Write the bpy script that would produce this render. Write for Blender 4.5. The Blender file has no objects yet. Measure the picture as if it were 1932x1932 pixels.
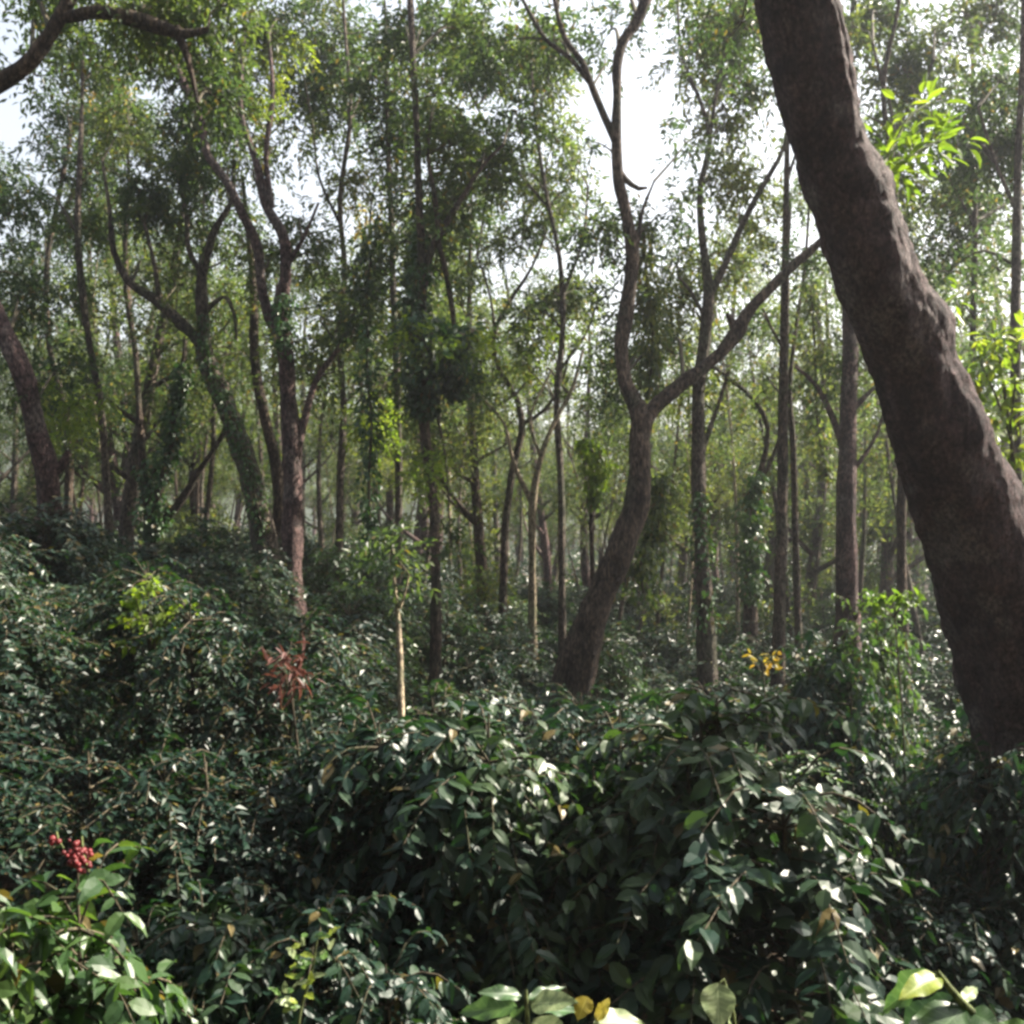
import bpy, math, random
import numpy as np
from mathutils import Vector, noise
R = math.radians
rng = np.random.default_rng(11); random.seed(11)

# ------------------------------------------------------------------ camera, sky, sun
scene = bpy.context.scene
COL = scene.collection
EYE = 3.6
K = 1855.0                       # focal length in photo pixels (photo measured at 1932 wide)
HZ = 985.0                       # row of the horizon
cd = bpy.data.cameras.new('camera'); cam = bpy.data.objects.new('camera', cd); COL.objects.link(cam)
cam.location = (0, 0, EYE); cam.rotation_euler = (R(90) + math.atan((HZ - 966) / K), 0, 0)
cd.sensor_width = 36; cd.lens = 36 * K / 1932; cd.clip_end = 3000; cd.clip_start = 0.05
scene.camera = cam

SUN_AZ, SUN_EL = 68, 42          # degrees right of the view direction, degrees up
w = bpy.data.worlds.new('World'); scene.world = w; w.use_nodes = True
nt = w.node_tree; bg = nt.nodes['Background']
sky = nt.nodes.new('ShaderNodeTexSky'); sky.sky_type = 'NISHITA'; sky.sun_disc = False
sky.sun_elevation = R(SUN_EL); sky.sun_rotation = R(SUN_AZ)
sky.dust_density = 6.0; sky.air_density = 1.6; sky.ozone_density = 2.0; sky.altitude = 800
hs = nt.nodes.new('ShaderNodeHueSaturation'); hs.inputs['Saturation'].default_value = .55     # a milky, humid sky
nt.links.new(sky.outputs[0], hs.inputs['Color']); nt.links.new(hs.outputs[0], bg.inputs[0]); bg.inputs[1].default_value = 0.062
sd = bpy.data.lights.new('sun', 'SUN'); sd.energy = 5.0; sd.angle = R(0.6); sd.color = (1, .91, .77)
sun = bpy.data.objects.new('sun', sd); COL.objects.link(sun)
S = Vector((math.sin(R(SUN_AZ)) * math.cos(R(SUN_EL)), math.cos(R(SUN_AZ)) * math.cos(R(SUN_EL)), math.sin(R(SUN_EL))))
sun.rotation_euler = S.to_track_quat('Z', 'Y').to_euler()
vs = scene.view_settings; scene.display_settings.display_device = 'sRGB'
vs.view_transform = 'Standard'; vs.look = 'None'; vs.exposure = 2.2; vs.gamma = 1; vs.use_curve_mapping = False
cy = scene.cycles
cy.max_bounces = 6; cy.diffuse_bounces = 2; cy.glossy_bounces = 2; cy.transmission_bounces = 4; cy.volume_bounces = 0
cy.caustics_reflective = False; cy.caustics_refractive = False; cy.filter_width = 3.0
cy.use_denoising = True
cy.sample_clamp_indirect = 4; cy.sample_clamp_direct = 12

# ------------------------------------------------------------------ helpers
def P(px, py, D):
    return Vector(((px - 966) / K * D, D, EYE - (py - HZ) / K * D))

def smooth(t): t = min(1, max(0, t)); return t * t * (3 - 2 * t)

PY = [-45, -14, -4, -1, 2, 4.5, 9, 14, 40, 90, 500]; PZ = [19, 13, 3.4, 1.95, 1.25, .72, .15, 0, -.1, 0, 6]  # high bank behind the camera is added to block low sky
def gz(x, y):
    z = float(np.interp(y, PY, PZ))
    z += 1.35 * smooth((-x + 1.0) / 5.8) * (1 - .45 * smooth((y - 16) / 15)) * smooth((y - 3) / 5)
    z += .45 * smooth((1.5 - x) / 3.5) * smooth((y - 10) / 5)
    return z + .10 * noise.noise(Vector((x * .35, y * .35, 3)))

def set_props(o, label=None, cat=None, group=None, kind=None):
    if label: o['label'] = label
    if cat: o['category'] = cat
    if group: o['group'] = group
    if kind: o['kind'] = kind
    return o

def empty(name, loc=(0, 0, 0), **k):
    o = bpy.data.objects.new(name, None); COL.objects.link(o); o.location = loc; o.empty_display_size = .2
    return set_props(o, **k)

def link(name, me, parent=None, world=True):
    o = bpy.data.objects.new(name, me); COL.objects.link(o)
    if parent is not None:
        o.parent = parent
        if world: o.location = -parent.location     # geometry given in world coordinates
    return o

def mesh_np(name, V, T, Q, mat, smooth_sh=False):
    """V (n,3); T (m,3) triangles; Q (k,4) quads"""
    me = bpy.data.meshes.new(name)
    T = np.zeros((0, 3), int) if T is None else T; Q = np.zeros((0, 4), int) if Q is None else Q
    nl = T.size + Q.size; nf = len(T) + len(Q)
    me.vertices.add(len(V)); me.vertices.foreach_set('co', np.asarray(V, np.float32).ravel())
    me.loops.add(nl); me.loops.foreach_set('vertex_index', np.concatenate([T.ravel(), Q.ravel()]).astype(np.int32))
    me.polygons.add(nf)
    st = np.concatenate([np.arange(len(T)) * 3, T.size + np.arange(len(Q)) * 4]).astype(np.int32)
    me.polygons.foreach_set('loop_start', st)
    me.polygons.foreach_set('loop_total', np.concatenate([np.full(len(T), 3), np.full(len(Q), 4)]).astype(np.int32))
    me.update(calc_edges=True)
    me.polygons.foreach_set('use_smooth', np.full(nf, smooth_sh))
    me.materials.append(mat)
    return me

# leaf templates: (u along the leaf, w across, h out of plane), in units of length / width / length
FINE_V = np.array([(0, 0, 0)] + [(u, s * hw, (0.0 if s == 0 else .05) - d) for u, hw, d in ((.2, .36, .0), (.48, .5, .03), (.76, .32, .09)) for s in (-1, 0, 1)] + [(1, 0, -.2)], float)
FINE_T = np.array([(0, 2, 1), (0, 3, 2), (7, 8, 10), (8, 9, 10)])
FINE_Q = np.array([(1, 2, 5, 4), (2, 3, 6, 5), (4, 5, 8, 7), (5, 6, 9, 8)])
CO_V = np.array([(0, 0, 0), (.42, -.5, .06), (1, 0, -.1), (.42, .5, .06)], float)
CO_T = np.array([(0, 2, 1), (0, 3, 2)])

def unit(a): return a / np.maximum(np.linalg.norm(a, axis=-1, keepdims=True), 1e-6)

def leaf_mesh(name, pos, axis, nor, L, W, mat, fine=False):
    n = len(pos)
    a = unit(axis); s = unit(np.cross(a, nor)); m = np.cross(s, a)
    tv = FINE_V if fine else CO_V
    L = np.broadcast_to(L, (n,)); W = np.broadcast_to(W, (n,))
    curl = rng.uniform(.4, 2.0, n) if fine else np.ones(n)
    V = (pos[:, None, :] + a[:, None, :] * (tv[None, :, 0, None] * L[:, None, None])
         + s[:, None, :] * (tv[None, :, 1, None] * W[:, None, None])
         + m[:, None, :] * (tv[None, :, 2, None] * (L * curl)[:, None, None])).reshape(-1, 3)
    off = (np.arange(n) * len(tv))[:, None, None]
    T = ((FINE_T if fine else CO_T)[None] + off).reshape(-1, 3)
    Q = (FINE_Q[None] + off).reshape(-1, 4) if fine else None
    return mesh_np(name, V, T, Q, mat)

class Leaves:
    def __init__(s): s.p = []; s.a = []; s.n = []; s.L = []; s.W = []
    def add(s, p, a, n, L, W):
        k = len(p); s.p.append(p); s.a.append(a); s.n.append(n); s.L.append(np.broadcast_to(L, (k,))); s.W.append(np.broadcast_to(W, (k,)))
    def build(s, name, mat, fine=False):
        c = np.concatenate
        return leaf_mesh(name, c(s.p), c(s.a), c(s.n), c(s.L), c(s.W), mat, fine)

class Tubes:
    def __init__(s): s.V = []; s.Q = []; s.n = 0
    def add(s, pts, rads, sides=8, step=None, rough=0.0, seed=0., freq=3.0, resample=True):
        p = np.array([tuple(q) for q in pts], float); r = np.array(rads, float)
        if resample and len(p) > 2:
            seg = np.concatenate([[0], np.cumsum(np.linalg.norm(np.diff(p, axis=0), axis=1))])
            n = max(len(p), int(seg[-1] / (step or .35)) + 1)
            t = np.linspace(0, seg[-1], n)
            dl = np.linalg.norm(np.diff(p, axis=0), axis=1)[:, None]; sl = np.diff(p, axis=0) / dl
            mt = np.vstack([sl[:1], (sl[1:] * dl[:-1] + sl[:-1] * dl[1:]) / (dl[1:] + dl[:-1]), sl[-1:]])
            idx = np.clip(np.searchsorted(seg, t, side='right') - 1, 0, len(p) - 2)
            f = ((t - seg[idx]) / np.maximum(seg[idx + 1] - seg[idx], 1e-6))[:, None]
            f2 = f * f; f3 = f2 * f; h_ = dl[idx]
            q = (2 * f3 - 3 * f2 + 1) * p[idx] + (f3 - 2 * f2 + f) * h_ * mt[idx] + (3 * f2 - 2 * f3) * p[idx + 1] + (f3 - f2) * h_ * mt[idx + 1]
            r = np.interp(t, seg, r); p = q
        tg = unit(np.gradient(p, axis=0)) if len(p) > 2 else unit(np.repeat((p[1] - p[0])[None], 2, 0))
        ref = np.array([0, 1., 0]) if abs(tg[0][1]) < .9 else np.array([1., 0, 0])
        u = unit(np.cross(tg, ref)); v = np.cross(tg, u)
        th = np.arange(sides) / sides * 2 * math.pi
        ring = np.cos(th)[None, :, None] * u[:, None, :] + np.sin(th)[None, :, None] * v[:, None, :]
        rr = np.repeat(r[:, None], sides, 1)
        if rough:
            for i in range(len(p)):
                for j in range(sides):
                    q = p[i] + ring[i, j] * r[i]
                    rr[i, j] *= 1 + rough * noise.fractal(Vector((q[0] * freq, q[1] * freq, q[2] * freq * .45 + seed)), .6, 2.1, 4)
        V = (p[:, None, :] + ring * rr[:, :, None]).reshape(-1, 3)
        m = len(p); i = np.arange(m - 1)[:, None]; j = np.arange(sides)[None]; j2 = (j + 1) % sides
        Q = np.stack([i * sides + j, i * sides + j2, (i + 1) * sides + j2, (i + 1) * sides + j], -1).reshape(-1, 4)
        s.V.append(V); s.Q.append(Q + s.n); s.n += len(V)
        return p, r
    def build(s, name, mat): return mesh_np(name, np.concatenate(s.V), None, np.concatenate(s.Q), mat, True)

# ------------------------------------------------------------------ materials
def nodes(name):
    m = bpy.data.materials.new(name); m.use_nodes = True; t = m.node_tree
    return m, t, t.nodes, t.links, t.nodes['Principled BSDF'], t.nodes['Material Output']

def leaf_mat(name, c1, c2, c3, trans=.35, rough=.4, spec=.5, tcol=(1.45, 1.45, .62)):
    m, t, N, L, bs, out = nodes(name)
    g = N.new('ShaderNodeNewGeometry'); oi = N.new('ShaderNodeObjectInfo')
    tc = N.new('ShaderNodeTexCoord')
    nz = N.new('ShaderNodeTexNoise'); nz.inputs['Scale'].default_value = .9; nz.inputs['Detail'].default_value = 2
    L.new(g.outputs['Position'], nz.inputs['Vector'])
    cr = N.new('ShaderNodeValToRGB'); e = cr.color_ramp.elements
    e[0].position = 0; e[0].color = (*c1, 1); e[1].position = 1; e[1].color = (*c3, 1)
    k = e.new(.55); k.color = (*c2, 1)
    mx = N.new('ShaderNodeMath'); mx.operation = 'MULTIPLY_ADD'; mx.inputs[1].default_value = .6
    ad = N.new('ShaderNodeMath'); ad.operation = 'MULTIPLY_ADD'; ad.inputs[1].default_value = 1.3; ad.inputs[2].default_value = -.42
    ob = N.new('ShaderNodeMath'); ob.operation = 'MULTIPLY_ADD'; ob.inputs[1].default_value = .34; ob.inputs[2].default_value = -.17 - .42
    L.new(oi.outputs['Random'], ob.inputs[0]); L.new(ob.outputs[0], ad.inputs[2])
    L.new(nz.outputs['Fac'], ad.inputs[0]); L.new(g.outputs['Random Per Island'], mx.inputs[0]); L.new(ad.outputs[0], mx.inputs[2])
    L.new(mx.outputs[0], cr.inputs['Fac'])
    h1 = N.new('ShaderNodeMath'); h1.operation = 'MULTIPLY'; h1.inputs[1].default_value = 53.7; L.new(g.outputs['Random Per Island'], h1.inputs[0])
    h2 = N.new('ShaderNodeMath'); h2.operation = 'FRACT'; L.new(h1.outputs[0], h2.inputs[0])
    h3 = N.new('ShaderNodeMath'); h3.operation = 'GREATER_THAN'; h3.inputs[1].default_value = .965; L.new(h2.outputs[0], h3.inputs[0])
    dm = N.new('ShaderNodeMix'); dm.data_type = 'RGBA'; L.new(h3.outputs[0], dm.inputs['Factor']); L.new(cr.outputs['Color'], dm.inputs['A']); dm.inputs['B'].default_value = (.11, .085, .03, 1)
    class _C: outputs = {'Color': dm.outputs['Result']}
    cr = _C
    L.new(cr.outputs['Color'], bs.inputs['Base Color'])
    bs.inputs['Roughness'].default_value = rough; bs.inputs['Specular IOR Level'].default_value = spec
    tr = N.new('ShaderNodeBsdfTranslucent')
    vm = N.new('ShaderNodeMix'); vm.data_type = 'RGBA'; vm.blend_type = 'MULTIPLY'; vm.inputs['Factor'].default_value = 1
    L.new(cr.outputs['Color'], vm.inputs['A']); vm.inputs['B'].default_value = (*[v * 1.3 for v in tcol], 1)
    L.new(vm.outputs['Result'], tr.inputs['Color'])
    ms = N.new('ShaderNodeMixShader'); ms.inputs[0].default_value = trans
    L.new(bs.outputs[0], ms.inputs[1]); L.new(tr.outputs[0], ms.inputs[2]); L.new(ms.outputs[0], out.inputs['Surface'])
    return m

def bark_mat(name, c1, c2, c3, scale=5., bump=.35, stretch=.35):
    m, t, N, L, bs, out = nodes(name)
    tc = N.new('ShaderNodeNewGeometry'); mp = N.new('ShaderNodeMapping'); mp.inputs['Scale'].default_value = (1, 1, stretch)
    L.new(tc.outputs['Position'], mp.inputs['Vector'])
    n1 = N.new('ShaderNodeTexNoise'); n1.inputs['Scale'].default_value = scale; n1.inputs['Detail'].default_value = 8; n1.inputs['Roughness'].default_value = .65
    n2 = N.new('ShaderNodeTexNoise'); n2.inputs['Scale'].default_value = scale * .35; n2.inputs['Detail'].default_value = 3
    n3 = N.new('ShaderNodeTexNoise'); n3.inputs['Scale'].default_value = scale * 6; n3.inputs['Detail'].default_value = 6; n3.inputs['Roughness'].default_value = .7
    for n in (n1, n3): L.new(mp.outputs[0], n.inputs['Vector'])
    L.new(tc.outputs['Position'], n2.inputs['Vector'])
    r1 = N.new('ShaderNodeValToRGB'); e = r1.color_ramp.elements; e[0].position = .38; e[0].color = (*c1, 1); e[1].position = .62; e[1].color = (*c2, 1)
    L.new(n1.outputs['Fac'], r1.inputs['Fac'])
    r2 = N.new('ShaderNodeValToRGB'); e = r2.color_ramp.elements; e[0].position = .52; e[0].color = (0, 0, 0, 1); e[1].position = .64; e[1].color = (.85, .85, .85, 1)
    L.new(n2.outputs['Fac'], r2.inputs['Fac'])
    mx = N.new('ShaderNodeMix'); mx.data_type = 'RGBA'; L.new(r2.outputs['Color'], mx.inputs['Factor']); L.new(r1.outputs['Color'], mx.inputs['A']); mx.inputs['B'].default_value = (*c3, 1)
    r3 = N.new('ShaderNodeValToRGB'); e = r3.color_ramp.elements; e[0].position = .38; e[0].color = (.30, .30, .32, 1); e[1].position = .63; e[1].color = (1.65, 1.6, 1.58, 1)
    L.new(n3.outputs['Fac'], r3.inputs['Fac'])
    m2 = N.new('ShaderNodeMix'); m2.data_type = 'RGBA'; m2.blend_type = 'MULTIPLY'; m2.inputs['Factor'].default_value = 1
    L.new(mx.outputs['Result'], m2.inputs['A']); L.new(r3.outputs['Color'], m2.inputs['B'])
    L.new(m2.outputs['Result'], bs.inputs['Base Color']); bs.inputs['Roughness'].default_value = .85; bs.inputs['Specular IOR Level'].default_value = .25
    sm = N.new('ShaderNodeMath'); sm.operation = 'MULTIPLY_ADD'; sm.inputs[1].default_value = .8
    L.new(n3.outputs['Fac'], sm.inputs[0]); L.new(n1.outputs['Fac'], sm.inputs[2])
    vo = N.new('ShaderNodeTexVoronoi'); vo.feature = 'DISTANCE_TO_EDGE'; vo.inputs['Scale'].default_value = scale * 3.2
    dn = N.new('ShaderNodeMix'); dn.data_type = 'RGBA'; dn.inputs['Factor'].default_value = .07; L.new(mp.outputs[0], dn.inputs['A']); L.new(n3.outputs['Color'], dn.inputs['B'])
    L.new(dn.outputs['Result'], vo.inputs['Vector'])
    vr = N.new('ShaderNodeValToRGB'); e = vr.color_ramp.elements; e[0].position = 0; e[0].color = (.3, .3, .3, 1); e[1].position = .12; e[1].color = (1, 1, 1, 1)
    L.new(vo.outputs['Distance'], vr.inputs['Fac'])
    m3 = N.new('ShaderNodeMix'); m3.data_type = 'RGBA'; m3.blend_type = 'MULTIPLY'; m3.inputs['Factor'].default_value = .75
    L.new(m2.outputs['Result'], m3.inputs['A']); L.new(vr.outputs['Color'], m3.inputs['B']); L.new(m3.outputs['Result'], bs.inputs['Base Color'])
    s2 = N.new('ShaderNodeMath'); s2.operation = 'MULTIPLY_ADD'; s2.inputs[1].default_value = .5; L.new(vr.outputs['Color'], s2.inputs[0]); L.new(sm.outputs[0], s2.inputs[2])
    sm = s2
    bp = N.new('ShaderNodeBump'); bp.inputs['Strength'].default_value = bump; bp.inputs['Distance'].default_value = .07
    L.new(sm.outputs[0], bp.inputs['Height']); L.new(bp.outputs[0], bs.inputs['Normal'])
    return m

M = {}
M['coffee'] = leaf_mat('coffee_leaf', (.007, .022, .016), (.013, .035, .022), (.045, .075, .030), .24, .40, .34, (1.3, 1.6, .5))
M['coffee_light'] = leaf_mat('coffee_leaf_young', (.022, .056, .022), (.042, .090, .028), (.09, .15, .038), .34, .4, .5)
M['coffee_bright'] = leaf_mat('coffee_leaf_painted_sun', (.022, .055, .022), (.045, .095, .028), (.11, .17, .04), .38, .42, .5)  # lighter copy of the coffee leaf, sunlight put into its colour
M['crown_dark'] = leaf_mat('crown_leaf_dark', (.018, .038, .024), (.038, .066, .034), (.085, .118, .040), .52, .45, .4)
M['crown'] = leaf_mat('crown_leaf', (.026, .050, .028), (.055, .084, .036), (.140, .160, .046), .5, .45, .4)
M['crown_yellow'] = leaf_mat('crown_leaf_yellow', (.07, .12, .025), (.12, .17, .03), (.20, .22, .04), .5, .45, .4, (1.4, 1.5, .5))  # on crown bunches this yellower leaf colour stands in for sunlight
M['vine'] = leaf_mat('vine_leaf', (.018, .050, .020), (.030, .080, .026), (.065, .125, .030), .3, .38, .5)
M['rust'] = leaf_mat('dry_red_leaf', (.075, .034, .030), (.13, .055, .046), (.19, .10, .075), .3, .5, .3, (1.2, 1, .8))
M['orange'] = leaf_mat('orange_leaf', (.20, .10, .02), (.30, .22, .03), (.34, .30, .05), .4, .45, .3, (1.2, 1.1, .6))
M['yellow'] = leaf_mat('yellow_leaf', (.42, .33, .03), (.50, .42, .05), (.55, .48, .10), .4, .4, .4, (1.2, 1.2, .7))
M['pale'] = leaf_mat('pale_leaf', (.32, .36, .18), (.38, .42, .24), (.45, .48, .30), .4, .4, .4, (1.1, 1.1, .8))
M['bark_red'] = bark_mat('bark_red_brown', (.058, .036, .036), (.175, .112, .102), (.170, .140, .128), 5.5, 1., .45)
M['bark_big'] = bark_mat('bark_purple_brown', (.052, .034, .038), (.165, .110, .108), (.230, .195, .190), 9, 1., .6)
M['bark'] = bark_mat('bark_brown', (.050, .037, .029), (.155, .113, .083), (.085, .082, .055), 6, 1.)
M['bark_grey'] = bark_mat('bark_grey', (.070, .056, .046), (.190, .155, .122), (.110, .115, .075), 6, 1.)
M['bark_pale'] = bark_mat('bark_pale', (.20, .16, .11), (.36, .30, .21), (.20, .20, .12), 6, .35)
M['stem'] = bark_mat('twig_bark', (.050, .042, .028), (.100, .085, .055), (.070, .075, .040), 12, .2)
M['green_stem'] = bark_mat('green_stem', (.09, .12, .04), (.15, .18, .07), (.12, .15, .06), 20, .1)

def plain(name, c, rough=.4, spec=.5):
    m, t, N, L, bs, out = nodes(name)
    g = N.new('ShaderNodeNewGeometry'); cr = N.new('ShaderNodeValToRGB'); e = cr.color_ramp.elements
    e[0].color = (*[v * .6 for v in c], 1); e[1].color = (*[min(1, v * 1.3) for v in c], 1)
    L.new(g.outputs['Random Per Island'], cr.inputs['Fac']); L.new(cr.outputs['Color'], bs.inputs['Base Color'])
    bs.inputs['Roughness'].default_value = rough; bs.inputs['Specular IOR Level'].default_value = spec
    return m
M['berry'] = plain('red_berry', (.13, .014, .016), .5, .35)

def ground_mat():
    m, t, N, L, bs, out = nodes('forest_soil')
    g = N.new('ShaderNodeNewGeometry')
    n1 = N.new('ShaderNodeTexNoise'); n1.inputs['Scale'].default_value = 2.5; n1.inputs['Detail'].default_value = 10; n1.inputs['Roughness'].default_value = .7
    L.new(g.outputs['Position'], n1.inputs['Vector'])
    cr = N.new('ShaderNodeValToRGB'); e = cr.color_ramp.elements
    e[0].position = .35; e[0].color = (.022, .016, .010, 1); e[1].position = .7; e[1].color = (.030, .045, .018, 1)
    k = e.new(.52); k.color = (.055, .036, .022, 1)
    L.new(n1.outputs['Fac'], cr.inputs['Fac']); L.new(cr.outputs['Color'], bs.inputs['Base Color']); bs.inputs['Roughness'].default_value = .95
    bp = N.new('ShaderNodeBump'); bp.inputs['Strength'].default_value = .8; bp.inputs['Distance'].default_value = .1
    L.new(n1.outputs['Fac'], bp.inputs['Height']); L.new(bp.outputs[0], bs.inputs['Normal'])
    return m
def hill_mat():
    m, t, N, L, bs, out = nodes('wooded_slope')
    g = N.new('ShaderNodeNewGeometry')
    n1 = N.new('ShaderNodeTexNoise'); n1.inputs['Scale'].default_value = .12; n1.inputs['Detail'].default_value = 10; n1.inputs['Roughness'].default_value = .75
    L.new(g.outputs['Position'], n1.inputs['Vector'])
    cr = N.new('ShaderNodeValToRGB'); e = cr.color_ramp.elements
    e[0].position = .35; e[0].color = (.025, .045, .02, 1); e[1].position = .7; e[1].color = (.07, .10, .035, 1)
    L.new(n1.outputs['Fac'], cr.inputs['Fac']); L.new(cr.outputs['Color'], bs.inputs['Base Color']); bs.inputs['Roughness'].default_value = .95
    bp = N.new('ShaderNodeBump'); bp.inputs['Strength'].default_value = 1; bp.inputs['Distance'].default_value = 3
    L.new(n1.outputs['Fac'], bp.inputs['Height']); L.new(bp.outputs[0], bs.inputs['Normal'])
    return m

# ------------------------------------------------------------------ ground and hills
def axis_pts(lo, hi, fine): # denser near the camera
    t = np.linspace(-1, 1, 150)
    return np.sign(t) * (np.abs(t) ** 2.2) * hi
xs = axis_pts(-1, 420, 1); ys = np.concatenate([np.linspace(-40, -2, 10), np.linspace(-1, 40, 110), np.linspace(42, 420, 60) ])
V = np.array([(x, y, gz(x, y)) for y in ys for x in xs]); nx = len(xs)
i = np.arange(len(ys) - 1)[:, None]; j = np.arange(nx - 1)[None]
Q = np.stack([i * nx + j, i * nx + j + 1, (i + 1) * nx + j + 1, (i + 1) * nx + j], -1).reshape(-1, 4)
o = link('ground', mesh_np('ground', V, None, Q, ground_mat(), True)); set_props(o, kind='structure')
# a long wooded ridge
nxh, nyh = 160, 30
hx = np.linspace(-400, 400, nxh); hy = np.linspace(230, 415, nyh)
V = []
for y in hy:
    for x in hx:
        t = math.sin(math.pi * min(1, (y - 230) / 185 * 1.0))
        h = (44 + 20 * math.sin(x * .009 + 3.6) + 6 * math.sin(x * .031)) * t
        V.append((x, y, -1 + h + 7 * noise.fractal(Vector((x * .03, y * .03, 1)), .6, 2, 5) * t))
i = np.arange(nyh - 1)[:, None]; j = np.arange(nxh - 1)[None]
Q = np.stack([i * nxh + j, i * nxh + j + 1, (i + 1) * nxh + j + 1, (i + 1) * nxh + j], -1).reshape(-1, 4)
o = link('hills', mesh_np('hills', np.array(V), None, Q, hill_mat(), True)); set_props(o, kind='structure')

# ------------------------------------------------------------------ haze
HAZE = 0.0013
me = bpy.data.meshes.new('haze')
X0, X1, Y0, Y1, Z0, Z1 = -425, 425, -45, 425, -6, 110
me.from_pydata([(x, y, z) for z in (Z0, Z1) for y in (Y0, Y1) for x in (X0, X1)], [], [(0, 2, 3, 1), (4, 5, 7, 6), (0, 1, 5, 4), (2, 6, 7, 3), (0, 4, 6, 2), (1, 3, 7, 5)])
o = link('haze', me); set_props(o, kind='stuff', label='thin pale morning haze hanging between the trees', cat='haze')
m = bpy.data.materials.new('haze_air'); m.use_nodes = True; t = m.node_tree; t.nodes.clear()
pv = t.nodes.new('ShaderNodeVolumePrincipled'); ou = t.nodes.new('ShaderNodeOutputMaterial')
pv.inputs['Color'].default_value = (.86, .88, .96, 1); pv.inputs['Density'].default_value = HAZE; pv.inputs['Anisotropy'].default_value = .55
t.links.new(pv.outputs[0], ou.inputs['Volume']); me.materials.append(m)

# ------------------------------------------------------------------ foliage clumps
def rdir(n): return unit(rng.normal(size=(n, 3)))

def sprays(LV, c, rad, ns, nl=12, L=.085, W=.034, slen=.34, squash=.75, tw=None):
    """ns leafy twigs scattered in an uneven ball of radius rad about c"""
    c = np.asarray(c, float)
    d = rdir(ns); rr = rad * rng.uniform(.05, 1, ns) ** .55
    s = c + d * rr[:, None] * np.array([1, 1, squash])
    ax = unit(d * .8 + rdir(ns) * .8 + np.array([0, 0, -.15]))
    side = unit(np.cross(ax, rdir(ns)))
    t = np.linspace(0, 1, nl)
    sg = np.where(np.arange(nl) % 2 == 0, 1., -1.)
    pos = s[:, None] + ax[:, None] * (t[None, :, None] * slen) + np.array([0, 0, -1]) * (t[None, :, None] ** 2 * slen * .35)
    pos = pos + rng.normal(size=pos.shape) * .015
    la = ax[:, None] * .7 + side[:, None] * sg[None, :, None] + rng.normal(size=pos.shape) * .35 + np.array([0, 0, -.3])
    no = np.array([0, 0, 1.]) + rng.normal(size=pos.shape) * .55
    n = ns * nl
    LV.add(pos.reshape(n, 3), la.reshape(n, 3), no.reshape(n, 3), L * rng.uniform(.7, 1.25, n), W * rng.uniform(.8, 1.2, n))
    return s

# ------------------------------------------------------------------ hero trees, traced
HERO = []     # dict(root, nodes=[(px,py,D,pos)], LV, TW)
def tree(label, D, trunk, limbs=(), bark='bark', leaf='crown', lean=0.0, base=True, rough=.18, sides=12, name='shade_tree', wander=.25, drop=.25, flare=1.5, nodes_from=800, step=.3):
    sx = random.random() * 50
    def pts(path, first=None):
        out = []; rad = []
        for k, q in enumerate(path):
            dd = q[3] if len(q) > 3 else D + wander * math.sin(sx + q[1] * .007) + lean * (1000 - q[1]) / 1000
            out.append(P(q[0], q[1], dd)); rad.append(q[2] * .86 / 2 / K * dd)
        return out, rad
    p, r = pts(trunk)
    if base:
        b = p[0].copy(); dirv = (p[0] - p[1]).normalized() if len(p) > 1 else Vector((0, 0, -1))
        g = gz(b.x, b.y)
        h = max(.3, b.z - g)
        b2 = Vector((b.x + dirv.x * .35 * h, b.y, g + .12)); b3 = Vector((b2.x, b2.y, g - drop))
        p = [b3, b2] + p; r = [r[0] * flare * 1.25, r[0] * flare] + r
    root = empty(name, tuple(p[0]), label=label, cat='tree')
    T = Tubes(); T.add(p, r, sides, step, rough, sx)
    link('trunk', T.build('trunk', M[bark]), root)
    nodes_ = [(q[0], q[1], (p[k + (2 if base else 0)]).y, p[k + (2 if base else 0)]) for k, q in enumerate(trunk)]
    for lb in limbs:
        lp, lr = pts(lb)
        T = Tubes(); T.add(lp, lr, max(6, sides - 4), step * .8, rough, sx + 5)
        link('limb', T.build('limb', M[bark]), root)
        nodes_ += [(q[0], q[1], lp[k].y, lp[k]) for k, q in enumerate(lb)]
    h = dict(root=root, nodes=[n for n in nodes_ if n[1] < nodes_from] or nodes_[-1:], LV=Leaves(), TW=Tubes(), leaf=leaf, D=D, bark=bark)
    HERO.append(h)
    return h

def clump(h, px, py, rpx, ns, leaf=None, dD=None, nl=12, big=1.28):
    """a leafy bunch on a twig that grows from the nearest limb of tree h"""
    nd = min(h['nodes'], key=lambda n: math.hypot(n[0] - px, (n[1] - py - 40)))
    D = nd[2] + (abs(rng.normal()) * 1.1 + .15 if dD is None else dD)
    c = P(px, py, D); a = nd[3]
    Lw = (c - a).length
    if Lw > .15:
        mid = a.lerp(c, .5) + Vector((rng.normal() * .06 * Lw, rng.normal() * .06 * Lw, .1 * Lw))
        r0 = min(.035, .008 + .008 * Lw)
        h['TW'].add([a, mid, c], [r0, r0 * .7, .005], 5, .3)
    rad = rpx / K * D
    LV = h['LV'] if leaf is None else h.setdefault('extra', {}).setdefault(leaf, Leaves())
    s = sprays(LV, c, rad, ns, nl, L=.085 * big * (D / 14) ** .5, W=.034 * big * (D / 14) ** .5)
    for q in s[::6]:
        h['TW'].add([c, (c + Vector(q)) / 2 + Vector((0, 0, .05)), Vector(q)], [.008, .006, .003], 4, 1, resample=False)

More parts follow.
